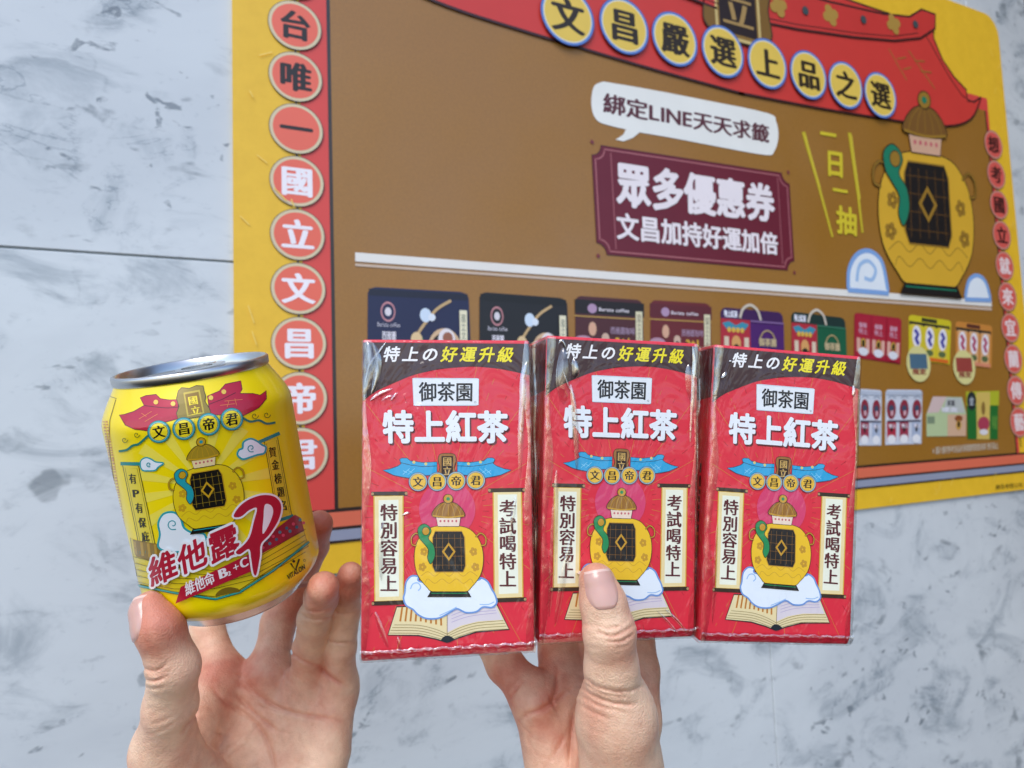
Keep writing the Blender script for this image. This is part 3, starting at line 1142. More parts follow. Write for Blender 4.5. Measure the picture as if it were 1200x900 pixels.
        A.build('lettering', o)
    # open book, cloud, jar
    A = FA(.00016)
    bk = [(465, 711), (454.6, 744), (490, 744.5), (510, 748.5), (524, 752.6), (538, 747), (558, 740.5), (596.6, 737.4), (581, 706)]
    A.shape(bk, 'e8d8a8', '20242c', 1.4)
    A.poly([(468.5, 712), (463, 730), (490, 730.5), (512, 735), (524, 741), (524, 706)], 'ecd9a6')
    A.poly([(580, 708), (589, 726), (560, 728), (540, 733), (524, 741), (524, 706)], 'dcd2d8')
    for k in range(9):
        x = 470 + k * 5.6
        A.line([(x + 1.5, 711), (x - 1 + k * .4, 728 + max(0, k - 4) * 1.2)], 2.2, 'c07a28')
    for k in range(7):
        A.line(smooth_pts([(529, 729 - k * 4), (550, 722 - k * 4), (582 - k, 718 - k * 3)], 4, False), .6, 'b8a8cc')
    for k in range(4):
        d = k * 3.2
        A.line(smooth_pts([(462 - d * .7, 732 + d), (490, 732.5 + d), (510, 737 + d), (524, 743 + d * .8)], 4, False), .55, '9a7c48')
        A.line(smooth_pts([(524, 743 + d * .8), (540, 735 + d), (560, 729.5 + d), (590 + d * .55, 727 + d)], 4, False), .55, '9a7c48')
    A.line([(524, 706), (524, 750)], .6, '8a7048')
    A.poly(smooth_pts([(517, 750), (520, 746), (524, 744.6), (529, 746), (532, 749.5), (524, 753)], 3), '18222c')
    A.build('book_print', root)
    A = FA(.00034)
    cl = smooth_pts([(474.5, 694), (476, 682), (482, 675), (490, 675.5), (496, 682), (556, 680), (563, 677), (571, 681), (576, 690), (580, 697), (582, 706), (576, 711.5), (566, 711), (558, 716.5), (546, 717.5), (535, 713), (526, 718), (514, 724), (500, 724.5), (490, 720), (484, 714), (476, 709), (473, 701)], 5)
    A.shape(cl, 'e6eef6', '6f98d4', 2.0)
    A.line(smooth_pts([(481, 690), (484, 684), (490, 683), (493, 688), (490, 692)], 4, False), 1.4, '9cc0e8')
    A.line(smooth_pts([(535, 711), (528, 715), (515, 721)], 4, False), 1.2, '9cc0e8')
    A.line(smooth_pts([(579, 705), (572, 708), (562, 708)], 4, False), 1.2, '9cc0e8')
    A.build('cloud_print', root)
    A = FA(.00038)
    urn(A, quad_map([(488, 579), (562, 579), (569, 699), (484, 699)]), lw=.75)
    A.build('jar_print', root)
    # small print down the left side panel and the brown band turning the corner
    A = Art(lambda p, z: np.stack([np.full(len(p), -CW / 2 - z), p[:, 0], p[:, 1]], 1), 'pack', z=.00006, dz=4e-6)
    A.poly([(.001, CH - .0012), (CD - .001, CH - .0012), (CD - .001, CH - .022), (.001, CH - .019)], '3c2024')
    A.build('top_band', root)
    A = Art(A.f, 'pack', z=.00006, dz=4e-6)
    for c in range(5):
        zz = .062 - .004 * (c % 2)
        while zz > .006:
            L = random.uniform(.0012, .004)
            x = .006 + c * .0034
            A.poly([(x, zz), (x + .0015, zz), (x + .0015, zz - L), (x, zz - L)], '2a1014')
            A.z -= 4e-6
            zz -= L + random.uniform(.0004, .0012)
    A.build('side_panel_print', root)
    # clear shrink film: crimped band along the foot, folds on the edges and creases
    V, Fc, mi = [], [], []

    def addm(v, f, k):
        o = len(V)
        V.extend([tuple(x) for x in v])
        Fc.extend([tuple(i + o for i in q) for q in f])
        mi.extend([k] * len(f))
    nx = 90
    v = []
    for i in range(nx):
        x = -CW / 2 - .0003 + (CW + .0006) * i / (nx - 1)
        top = .0038 + .0002 * math.sin(i * .8) + random.uniform(-.00012, .00012)
        for k, (y, z) in enumerate(((-.0007, top), (-.0012, .0031), (-.0004, .0018), (.0007, .0002), (.0016, -.0005), (CD, -.0005))):
            v.append((x, y - random.uniform(0, .00022), z + random.uniform(-.00012, .00012)))
    addm(v, [(i * 6 + k, i * 6 + k + 1, i * 6 + 6 + k + 1, i * 6 + 6 + k) for i in range(nx - 1) for k in range(5)], 0)
    for sx in (-1, 1):
        m = 90
        v = []
        for i in range(m):
            z = .001 + (CH - .0015) * i / (m - 1)
            wv = .00018 + .00025 * abs(math.sin(i * .45 + sx)) + random.uniform(0, .00012)
            x = sx * CW / 2
            v += [(x - sx * (.0022 + .0009 * math.sin(i * .17 + sx)), -.0009, z), (x - sx * .0009, -.0012 - random.uniform(0, .00015), z), (x + sx * wv * .6, -.0005, z), (x + sx * wv, .0014, z), (x + sx * .0003, .006, z)]
        addm(v, [(i * 5 + k, i * 5 + k + 1, i * 5 + 5 + k + 1, i * 5 + 5 + k) for i in range(m - 1) for k in range(4)], 1)
    for path, wd, k in FOLDS[label[:4]]:
        u, vv = face_uv(smooth_pts(path, 5, False))
        vv_, f = strip(np.stack([u, np.full(len(u), -.0009), vv], 1), wd * 1.5, wd * .45, None, '', None)
        addm(vv_, f, k)
    link_mesh('shrink_film', V, Fc, [M_FILM, M_FILM2, M_CREASE], root, mi, True)
    return root


# folds of film that show on each face (drawn on the face of the leftmost carton), width in metres, which film
FOLDS = {
    'left': [([(430, 400), (436, 420), (434, 445), (429, 466)], .0030, 1), ([(437, 402), (443, 420), (441, 445), (436, 462)], .0016, 2), ([(428, 452), (433, 430), (444, 414), (452, 402)], .0008, 2),
             ([(434, 470), (446, 462), (460, 456)], .0012, 2), ([(458, 470), (463, 464), (466, 460)], .0008, 2), ([(447, 470), (455, 466), (462, 464)], .001, 1),
             ([(440, 716), (446, 735), (455, 758)], .0012, 1), ([(466, 745), (468, 755), (470, 762)], .0008, 1), ([(617, 424), (613, 440), (612, 470), (610, 520)], .0016, 2), ([(612, 450), (610, 500), (609, 560)], .0014, 1),
             ([(604, 580), (600, 610), (596, 640)], .001, 1), ([(450, 610), (446, 640), (447, 680)], .0012, 1), ([(471, 604), (476, 602), (480, 600)], .0008, 2)],
    'midd': [([(446, 412), (447, 430), (446, 455), (448, 480)], .0036, 1), ([(459, 424), (462, 436), (461, 448)], .0020, 2), ([(446, 440), (452, 456), (462, 474)], .0007, 2), ([(456, 455), (460, 480), (464, 520), (466, 560)], .0014, 2),
             ([(440, 408), (444, 404), (449, 414)], .0010, 2), ([(607, 425), (609, 445), (612, 470)], .0022, 1), ([(612, 402), (615, 425), (614, 460), (612, 520)], .0012, 2), ([(440, 560), (438, 640), (434, 740)], .0016, 1), ([(460, 640), (450, 700), (442, 750)], .0016, 1),
             ([(585, 728), (602, 742), (616, 758)], .0007, 2), ([(574, 730), (590, 744), (604, 760)], .0006, 2)],
    'righ': [([(429, 408), (430, 440), (428, 470)], .0014, 1), ([(441, 431), (438, 437), (435, 440)], .0012, 2), ([(445, 416), (446, 418), (447, 420)], .0008, 2), ([(611, 436), (612, 444), (611, 450)], .0010, 2), ([(437, 620), (437, 690), (436, 750)], .0010, 1)],
}
LAB = ['leftmost film wrapped red tea carton, nearest the yellow drink can', 'middle film wrapped red tea carton with the thumb pressed on its lower face', 'rightmost film wrapped red tea carton, with bare marble wall beyond its right edge']
KEYS = ['leftmost', 'middle', 'rightmost']
cartons = []
for i in range(3):
    r = make_carton(LAB[i])
    r.matrix_world = pose_matrix(POSES[i])
    cartons.append(r)
bpy.context.view_layer.update()
# film stretched over the gaps between neighbouring cartons
for a, b in ((0, 1), (1, 2)):
    inv = cartons[b].matrix_world.inverted()
    rel = inv @ cartons[a].matrix_world
    V, Fc = [], []
    m = 40
    for i in range(m):
        z = (CH - .0002) * i / (m - 1) - .0006
        p = rel @ Vector((CW / 2 + .0003, .0016, z))
        q = Vector((-CW / 2 - .0003, .0016, z))
        for k in range(6):
            t = k / 5
            s = p.lerp(q, t)
            s.y += .0026 * math.sin(math.pi * t) + .0004 * math.sin(i * .7 + k)
            if i == m - 1:
                s.z += .0002
            V.append(tuple(s))
    Fc += [(i * 6 + k, i * 6 + k + 1, i * 6 + 6 + k + 1, i * 6 + 6 + k) for i in range(m - 1) for k in range(5)]
    o = len(V)
    for j in range(8):
        y = .0016 + (CD - .004) * j / 7
        p = rel @ Vector((CW / 2 - .0004, y, CH + .0003))
        q = Vector((-CW / 2 + .0004, y, CH + .0003))
        for k in range(6):
            s = p.lerp(q, k / 5)
            s.z -= .003 * math.sin(math.pi * k / 5) + random.uniform(-.0004, .0004)
            V.append(tuple(s))
    Fc += [tuple(o + x for x in (i * 6 + k, i * 6 + k + 1, i * 6 + 6 + k + 1, i * 6 + 6 + k)) for i in range(7) for k in range(5)]
    link_mesh('gap_film', V, Fc, [M_GAP], cartons[b], None, True)

# ------------------------------------------------------------------ the drink can
KP = np.array([-.11089, -.08561, .2582])
KH = .09548
_a, _b = -.11398, .1875
KD = np.array([math.sin(_a) * math.cos(_b), math.cos(_a) * math.cos(_b), -math.sin(_b)])
K1 = np.cross(KD, [0, 0, 1.0])
K1 /= np.linalg.norm(K1)
K2 = np.cross(KD, K1)
if K2[2] < 0:
    K2 = -K2
KR = np.stack([K1, K2, KD])                 # rows: local x right, y into the picture, z up (camera axes)
M = Matrix.Identity(4)
for j in range(3):
    c = sw(CR.T @ KR[j])
    for i in range(3):
        M[i][j] = c[i]
M.translation = cam2world(KP)
can = thing('drink_can', 'short yellow aluminium drink can held tilted in the hand at the left', 'drink can', M)
BODY = [(.0052, .0283), (.0068, .0300), (.0086, .0316), (.0104, .0326), (.0125, .033), (.03, .033), (.06, .033), (KH - .0178, .033), (KH - .016, .0328), (KH - .0135, .0319), (KH - .010, .0301), (KH - .007, .0284), (KH - .0048, .0271), (KH - .0036, .0266)]
bh, br = np.array([x[0] for x in BODY]), np.array([x[1] for x in BODY])


def body_r(h):
    return np.interp(h, bh, br)


def revolve(name, prof, m, parent, n=168, smooth=True):
    V, Fc = [], []
    for h, r in prof:
        for k in range(n):
            a = 2 * math.pi * k / n
            V.append((r * math.cos(a), r * math.sin(a), h))
    for i in range(len(prof) - 1):
        for k in range(n):
            Fc.append((i * n + k, i * n + (k + 1) % n, (i + 1) * n + (k + 1) % n, (i + 1) * n + k))
    return link_mesh(name, V, Fc, m, parent, None, smooth)


M_ALU = plain('aluminium', 'd4d6d8', .22, 1.0)
M_ALU2 = plain('brushed_lid', 'c6c8ca', .3, 1.0)
fine = [(h, float(body_r(h))) for h in np.linspace(.0052, KH - .0036, 60)]
revolve('can_body', fine, mat('f8dc00', 'can'), can)
revolve('can_base', [(.006, 0), (.004, .012), (.0012, .0215), (.0002, .0228), (.0002, .0238), (.0012, .0246), (.003, .0262), (.0042, .0274), (.0053, .02845)], M_ALU, can)
lid = revolve('can_lid', [(KH - .0040, .0263), (KH - .0036, .0268), (KH - .0030, .0271), (KH - .0008, .0272), (KH - .0002, .0269), (KH, .0264), (KH - .0003, .0258), (KH - .0035, .0252), (KH - .0062, .0246), (KH - .0066, .0238), (KH - .0050, .0230), (KH - .0032, .0226), (KH - .0028, .018), (KH - .0032, .0175), (KH - .0030, .012), (KH - .0029, 0)], M_ALU2, can)
# pull tab: a flat ring with a rivet
V, Fc = [], []
n = 40
for k in range(n):
    a = 2 * math.pi * k / n
    cx, cy = math.cos(a), math.sin(a)
    for (sx, sy, z) in ((.0078, .0125, 0), (.0078, .0125, .0011), (.0052, .0062, .0013), (.0052, .0062, 0)):
        V.append((cx * sx + .003, cy * sy + (-.003 if sx < .006 else 0), KH - .0022 + z))
for k in range(n):
    for j in range(4):
        Fc.append((k * 4 + j, k * 4 + (j + 1) % 4, ((k + 1) % n) * 4 + (j + 1) % 4, ((k + 1) % n) * 4 + j))
tab = link_mesh('pull_tab', V, Fc, M_ALU, can, None, False)
revolve('rivet', [(KH - .003, .003), (KH - .0012, .0028), (KH - .0008, .0022), (KH - .0008, 0)], M_ALU, tab, 24).location = (.003, .0075, 0)
CAMK = KR @ (-KP)                           # the camera in can axes


def kmap(p, z):
    """photograph pixels -> points on the can wall (ray meets the surface of revolution), lifted along its radius"""
    p = np.array(p, float).reshape(-1, 2)
    d = np.stack([(p[:, 0] - 600) / F, -(p[:, 1] - 450) / F, np.ones(len(p))], 1) @ KR.T
    ts = np.linspace(.19, .28, 800)
    out = np.zeros((len(p), 3))
    P = CAMK[None, None] + d[:, None] * ts[None, :, None]
    g = np.hypot(P[..., 0], P[..., 1]) - np.interp(P[..., 2], bh, br)
    ins = g <= 0
    hit = ins.any(1)
    i = np.where(hit, ins.argmax(1), g.argmin(1))
    i = np.clip(i, 1, None)
    rows = np.arange(len(p))
    g0, g1 = g[rows, i - 1], g[rows, i]
    t = np.where(hit, ts[i - 1] + (ts[i] - ts[i - 1]) * np.clip(g0 / (g0 - g1 + 1e-12), 0, 1), ts[i])
    Q = CAMK + d * t[:, None]
    a = np.arctan2(Q[:, 1], Q[:, 0])
    r = np.interp(Q[:, 2], bh, br) + z
    return np.stack([r * np.cos(a), r * np.sin(a), Q[:, 2]], 1)


def KA(z, dz=9e-6):
    return Art(kmap, 'can', z=z, dz=dz, cut=3.6)


A = KA(.00004)
for k in range(16):                        # pale rays behind the emblem
    a = 2 * math.pi * k / 16 + .1
    a2 = a + .17
    c = (238, 570)
    pts = [(c[0] + r * math.cos(t), c[1] + .95 * r * math.sin(t)) for r, t in ((24, a), (86, a), (86, a2), (24, a2))]
    if 172 < np.mean([p[0] for p in pts]) < 310 and np.mean([p[1] for p in pts]) < 640:
        A.poly(pts, 'f4e04e')
        A.z -= 9e-6
A.build('sun_rays', can)
A = KA(.00008)
RL = [(140, 486), (146, 485.5), (157, 482), (169, 475), (164.5, 466), (171, 463.5), (183, 462), (188, 467), (198, 468.5), (208, 468), (211, 490), (200, 493), (188, 496), (174, 505), (158, 503), (147, 498)]
RR = [(243, 464), (257, 458), (264, 450), (282, 446.3), (283.5, 456), (281, 461), (296, 461), (304.5, 463), (309, 460), (311.5, 457.5), (312, 467), (303, 478), (285, 487), (262, 486), (246, 486)]
for l in (RL, RR):
    A.shape(l, 'b81c38', '5a0c1c', .8)
A.line([(169, 475), (180, 476.5), (196, 478), (209, 477)], .8, '5a0c1c')
A.line([(244, 474), (260, 468), (276, 460)], .8, '5a0c1c')
for l in ([(163, 491), (178, 482)], [(170, 494), (185, 485)], [(166, 484), (172, 488)], [(258, 475), (275, 473)], [(263, 470), (284, 468)], [(266, 477), (268, 470)], [(277, 475), (275, 467)]):
    A.line(l, .6, 'e08040')
for c in ((183, 471), (203, 473), (262, 459), (247, 466)):
    A.disc(c, 2.8, 'e8c050', 12)
o = A.build('roof_emblem', can)
A = KA(.00026)
A.shape([(209, 458), (213, 454), (222, 455), (230, 451.6), (238, 452), (239, 458), (241, 464), (240, 470), (245, 478), (247.5, 486), (209, 492), (207, 484), (210, 476), (207, 467)], '8f7a28', '3a3010', .8)
A.poly([(215, 460), (234, 456.5), (239.5, 484), (219.5, 488)], 'c0a838')
A.poly([(217, 462), (232.5, 459), (237.5, 483), (221, 486)], '8a6a10')
A.text('國', [(219.5, 464.5), (231, 462.5), (233, 473.5), (221.5, 475.5)], 'f2d820', serif=.03)
A.text('立', [(222.5, 476.5), (234, 474.5), (236, 485), (224.5, 487)], 'f2d820', serif=.03)
A.build('plaque', o)
A = KA(.0003)
for l in ([(140, 528.5), (149, 527), (156, 522), (163, 520), (170, 514), (174, 510)], [(284, 489.5), (293, 494), (303, 492.5), (312, 496.5), (322, 495)]):
    A.line(smooth_pts(l, 4, False), 2.6, '1f7a6a')
for c, r in (((147, 515), 4), ((161, 509), 4), ((298, 487), 4.4), ((312, 486), 4.4)):
    A.line(smooth_pts([(c[0] + r * (1 - k / 9) * math.cos(k * .9), c[1] + r * (1 - k / 9) * math.sin(k * .9)) for k in range(9)], 3, False), .7, '4a5a20')
for i, c in enumerate([(186.7, 505.6), (215.7, 502), (244.4, 496.9), (271, 491)]):
    A.disc(c, 13.4, '0f4a50', 32)
    A.disc(c, 12.9, '2f9aa0', 32)
    A.disc(c, 11.2, 'b8d8d0', 32)
    A.disc(c, 10.7, '1c5a50', 32)
    A.disc(c, 10.1, 'f0d820', 32)
    h = 7.6
    s_ = -.16
    A.text('文昌帝君'[i], [(c[0] - h - s_ * -h * .2, c[1] - h + 1.2), (c[0] + h - 1.2, c[1] - h - 1.2), (c[0] + h + .6, c[1] + h - 1.2), (c[0] - h + 1.2, c[1] + h + 1.2)], '141008', serif=.04, bold=.01)
A.build('name_badges', o)
# side banners
for body, b1, b2, st, cs, hh in (([(144, 545), (162.6, 546), (183.5, 645.5), (164.5, 646)], ((141.5, 543.2), (165.5, 543.5)), ((161.5, 647.5), (186, 647)), '有P有保庇', [(156, 560.7), (159.8, 577.6), (163.6, 595), (167.2, 612), (171, 628.4)], 6.4),
                                 ([(309.6, 517.5), (325, 512.5), (341.5, 603.5), (325, 609)], ((303.5, 518), (327.5, 507.6)), ((322.5, 611), (343.5, 604.4)), '賀金榜題名', [(319, 530.4), (322.2, 545.4), (325.4, 561.4), (328.5, 577), (331.7, 593)], 6.4)):
    A = KA(.0001)
    A.shape(body, 'e6cf30', '4a4210', .8)
    g = quad_map(body)
    A.line([g(.12, .03), g(.88, .03), g(.88, .97), g(.12, .97)], .5, '8a7818', True)
    A.line(b1, 4.0, '1f8a86')
    A.line(b2, 4.0, '1f8a86')
    o = A.build('banner', can)
    A = KA(.0002)
    for ch, c in zip(st, cs):
        A.text(ch, [(c[0] - hh * .8, c[1] - hh), (c[0] + hh * .55, c[1] - hh - (1.4 if c[0] > 250 else 0)), (c[0] + hh * .8, c[1] + hh - (1.4 if c[0] > 250 else 0)), (c[0] - hh * .55, c[1] + hh)], '181408', serif=.035)
    A.build('lettering', o)
# clouds
A = KA(.00022)
for l, lw in (([(165, 546), (166, 539), (172, 536), (178, 538), (183, 541), (192, 542.5), (186, 547), (182, 551), (174, 551.5), (168, 551)], 1.6), ([(278, 533), (280, 527), (284, 525), (285, 518), (293, 514), (301, 517), (306, 521), (311, 524), (309, 531), (301, 533), (292, 536), (284, 538)], 2.2),
              ([(186, 640), (188, 626), (186, 613), (192, 602), (204, 600), (212, 607), (216, 618), (226, 624), (240, 626), (240, 642), (214, 646), (196, 646)], 2.4)):
    A.shape(smooth_pts(l, 4), 'e8eef4', '22a0a8', lw)
for c, r in (((175, 544), 3), ((294, 525), 5), ((203, 614), 7)):
    A.line(smooth_pts([(c[0] + r * (1 - k / 10) * math.cos(k * .9 + 1), c[1] + r * (1 - k / 10) * math.sin(k * .9 + 1)) for k in range(9)], 3, False), 1.2, '2a9aa4')
A.build('cloud_print', can)
# open book along the foot
A = KA(.00012)
A.shape([(153, 630), (185, 645), (250, 655), (300, 640), (352, 610), (361, 640), (320, 665), (281, 691), (253, 699), (210, 695), (162, 684)], 'e4cc20', '5a4a10', .7)
A.poly([(156, 632), (200, 640), (230, 650), (232, 664), (205, 666), (160, 652)], '8f7020')
for k in range(9):
    x = 158 + k * 8
    A.line([(x, 634 + k * 1.2), (x + 2, 650 + k * 1.4)], 3, 'b8902c')
A.poly([(296, 640), (345, 603), (352, 607), (356, 622), (304, 650)], '9a2838')
for k in range(14):
    A.disc((304 + k * 3.9, 640 - k * 2.4 + (k % 2) * 6 - 2), 2.0, ['4a8a9a', 'd8506a', '3a6a80'][k % 3], 8)
for k in range(5):
    y = k * 7.4
    A.line([(158 + k, 652 + y), (205, 664 + y * .86), (250, 668 + y * .72), (262, 666 + y * .7)], .55, '4a3a10')
    A.line([(262, 666 + y * .7), (300, 654 + y * .8), (330, 636 + y * .9), (357, 620 + y * .9)], .55, '4a3a10')
A.line([(162, 685.5), (205, 694), (253, 701.5), (281, 693.5), (320, 668), (361, 635)], 3.0, '1c5a50')
A.line([(162, 685.3), (205, 693.8), (253, 701.2), (281, 693.2), (320, 667.8), (361, 634.8)], 1.6, '35a89c')
A.poly(smooth_pts([(253, 698), (257, 691.5), (267, 687.5), (278, 689), (281, 693), (268, 695)], 3), '7a6418')
A.build('book_print', can)
A = KA(.00042)
jk = quad_map([(200, 519), (270, 506), (294, 615), (206, 628)])
urn(A, jk, 'e6c818', '14120e', 'a88a20', 'c89c1c', 'f0d8a0', '1f9aa4', '3a3008', .8)
A.build('jar_print', can)
# product lettering
A = KA(.0009)
for ch, c, h in (('維', (193, 664), 17.6), ('他', (226.5, 650), 17.6), ('露', (262, 635.5), 18.6)):
    dx, dy = h * math.cos(rad(-24)), h * math.sin(rad(-24))
    ex, ey = h * .16, h * 1.0
    A.text(ch, [(c[0] - dx - ex, c[1] - dy - ey), (c[0] + dx - ex, c[1] + dy - ey), (c[0] + dx + ex, c[1] + dy + ey), (c[0] - dx + ex, c[1] - dy + ey)], 'b41c34', bold=.028, outline='f0eef0', ow=.075)
A.build('title_lettering', can)
A = KA(.0011)
cp = lambda l: [(100 + x / 2.647, 560 + y / 2.647) for x, y in l]
out = smooth_pts(cp([(458, 116), (476, 86), (506, 64), (545, 52), (578, 56), (597, 74), (601, 100), (590, 136), (566, 174), (541, 203), (538, 240), (528, 296), (519, 292), (512, 250), (505, 218), (478, 234), (466, 226), (490, 204), (508, 178), (520, 130), (528, 92), (505, 98), (480, 118)]), 4)
hole = smooth_pts(cp([(552, 82), (570, 84), (577, 104), (566, 140), (546, 172), (548, 120)]), 4)
cen = np.mean(np.array(out), 0)
A.line(out, 4.2, 'f0eef0', True)
A.poly(out, 'f0eef0')
A.poly(out, 'b41c34', [hole])
A.build('letter_print', can)
A = KA(.0008)
A.poly([(213.4, 686.5), (291, 648.6), (297, 667.5), (292, 669.5), (207.4, 706)], 'b41c34')
o = A.build('ribbon', can)
A = KA(.00084)
A.text('維他命', [(217, 681), (249, 667), (254, 682), (219.5, 698.5)], 'f0e8ea', serif=.03)
A.text('B', [(254.5, 664.5), (265, 660), (268.5, 675), (258, 679.5)], 'f0e8ea', serif=.06)
A.text('2', [(266, 668), (270, 666.2), (271.6, 673), (267.6, 675)], 'f0e8ea', serif=.04)
A.text('+', [(271, 658), (279, 654.6), (281.6, 668), (273.6, 671.6)], 'f0e8ea')
A.text('C', [(279, 652), (288, 648), (291.5, 663), (282.5, 667.4)], 'f0e8ea', serif=.06)
A.build('lettering', o)
A = KA(.0003)
A.line([(340, 660), (345.6, 668), (350, 655)], 2.0, '2a2010')
A.disc((343.6, 657.6), 1.8, '2a2010', 8)
A.text('VITALON', [(335.2, 672.5), (355.4, 659.5), (357.6, 667), (337.4, 680.4)], '2a2010', bold=.04)
A.line(ring_pts((356, 656.6), 1.2, 10), .5, '2a2010', True)
A.build('maker_mark', can)
# ingredients panel that turns out of sight at the left edge
A = KA(.0001)
A.line([(136, 468), (129, 492), (127.5, 520), (131, 548), (137, 588), (144, 630), (151, 680)], .7, '6a5410')
A.line([(128, 464), (137, 467)], .7, '6a5410')
y = 494
while y < 684:
    x = 118.5 + (y - 494) * .165
    for k in range(2):
        A.line([(x + 2.2 + k * 3.4, y), (x + 4.6 + k * 3.4, y + .2)], random.uniform(1.2, 2.4), 'd08a30')
        A.z -= 9e-6
    y += random.uniform(2.6, 4.0)
A.build('ingredients_panel', can)

# ------------------------------------------------------------------ hands (one continuous surface each, grown from a distance field)
def seg_d(X, a, b, ra, rb):
    ab = b - a
    t = np.clip(((X - a) @ ab) / (ab @ ab), 0, 1)
    d = X - a - t[:, None] * ab
    return np.sqrt((d * d).sum(1)) - (ra + (rb - ra) * t)


def smin(a, b, k):
    h = np.clip(.5 + .5 * (b - a) / k, 0, 1)
    return b + (a - b) * h - k * h * (1 - h)


def px3(p, zs):
    return np.array([(p[0] - 600) / F * p[2] * zs, -(p[1] - 450) / F * p[2] * zs, p[2] * zs])


def surface_nets(f, org, st):
    nx, ny, nz = f.shape
    ins = f < 0
    c = np.zeros((nx - 1, ny - 1, nz - 1), np.int8)
    for dx in (0, 1):
        for dy in (0, 1):
            for dz in (0, 1):
                c += ins[dx:nx - 1 + dx, dy:ny - 1 + dy, dz:nz - 1 + dz]
    act = (c > 0) & (c < 8)
    idx = -np.ones(act.shape, np.int64)
    cells = np.argwhere(act)
    idx[act] = np.arange(len(cells))
    acc = np.zeros((len(cells), 3))
    cnt = np.zeros(len(cells))
    corners = [(i, j, k) for i in (0, 1) for j in (0, 1) for k in (0, 1)]
    for a in corners:
        for ax in range(3):
            if a[ax]:
                continue
            b = list(a)
            b[ax] = 1
            fa = f[tuple((cells + a).T)]
            fb = f[tuple((cells + b).T)]
            cr = (fa < 0) != (fb < 0)
            t = np.where(cr, fa / np.where(cr, fa - fb, 1), 0)
            p = np.array(a, float)[None] + np.eye(3)[ax][None] * t[:, None]
            acc[cr] += p[cr]
            cnt[cr] += 1
    V = org + (cells + acc / cnt[:, None]) * st
    Q = []
    for ax in range(3):
        o1, o2 = [(1, 2), (2, 0), (0, 1)][ax]
        a = np.moveaxis(ins, ax, 0)
        sl0 = [slice(None)] * 3
        sl0[ax] = slice(0, -1)
        sl1 = [slice(None)] * 3
        sl1[ax] = slice(1, None)
        ch = ins[tuple(sl0)] != ins[tuple(sl1)]
        e = np.argwhere(ch)
        ok = (e[:, o1] > 0) & (e[:, o2] > 0) & (e[:, o1] < f.shape[o1] - 1) & (e[:, o2] < f.shape[o2] - 1)
        e = e[ok]
        u = np.zeros(3, int)
        u[o1] = 1
        v = np.zeros(3, int)
        v[o2] = 1
        q = np.stack([idx[tuple((e - u - v).T)], idx[tuple((e - v).T)], idx[tuple(e.T)], idx[tuple((e - u).T)]], 1)
        flip = ins[tuple(e.T)]
        q[~flip] = q[~flip][:, ::-1]
        Q.append(q)
    return V, np.concatenate(Q)


def can_sdf(X):
    L = (X - KP) @ KR.T
    r = np.hypot(L[:, 0], L[:, 1])
    R = np.interp(L[:, 2], np.concatenate([[0, .003], bh, [KH]]), np.concatenate([[.0238, .0262], br, [.0272]]))
    return np.maximum(r - R, np.maximum(-L[:, 2], L[:, 2] - KH))


def carton_sdf(p):
    R, T = rotv(p[:3]), np.array(p[3:])

    def f(X):
        L = (X - T) @ R
        q = np.stack([np.abs(L[:, 0]) - CW / 2, np.abs(L[:, 1]) - CH / 2, np.abs(L[:, 2] - CD / 2 + .0006) - CD / 2 - .0008], 1)
        return np.linalg.norm(np.maximum(q, 0), axis=1) + np.minimum(q.max(1), 0)
    return f


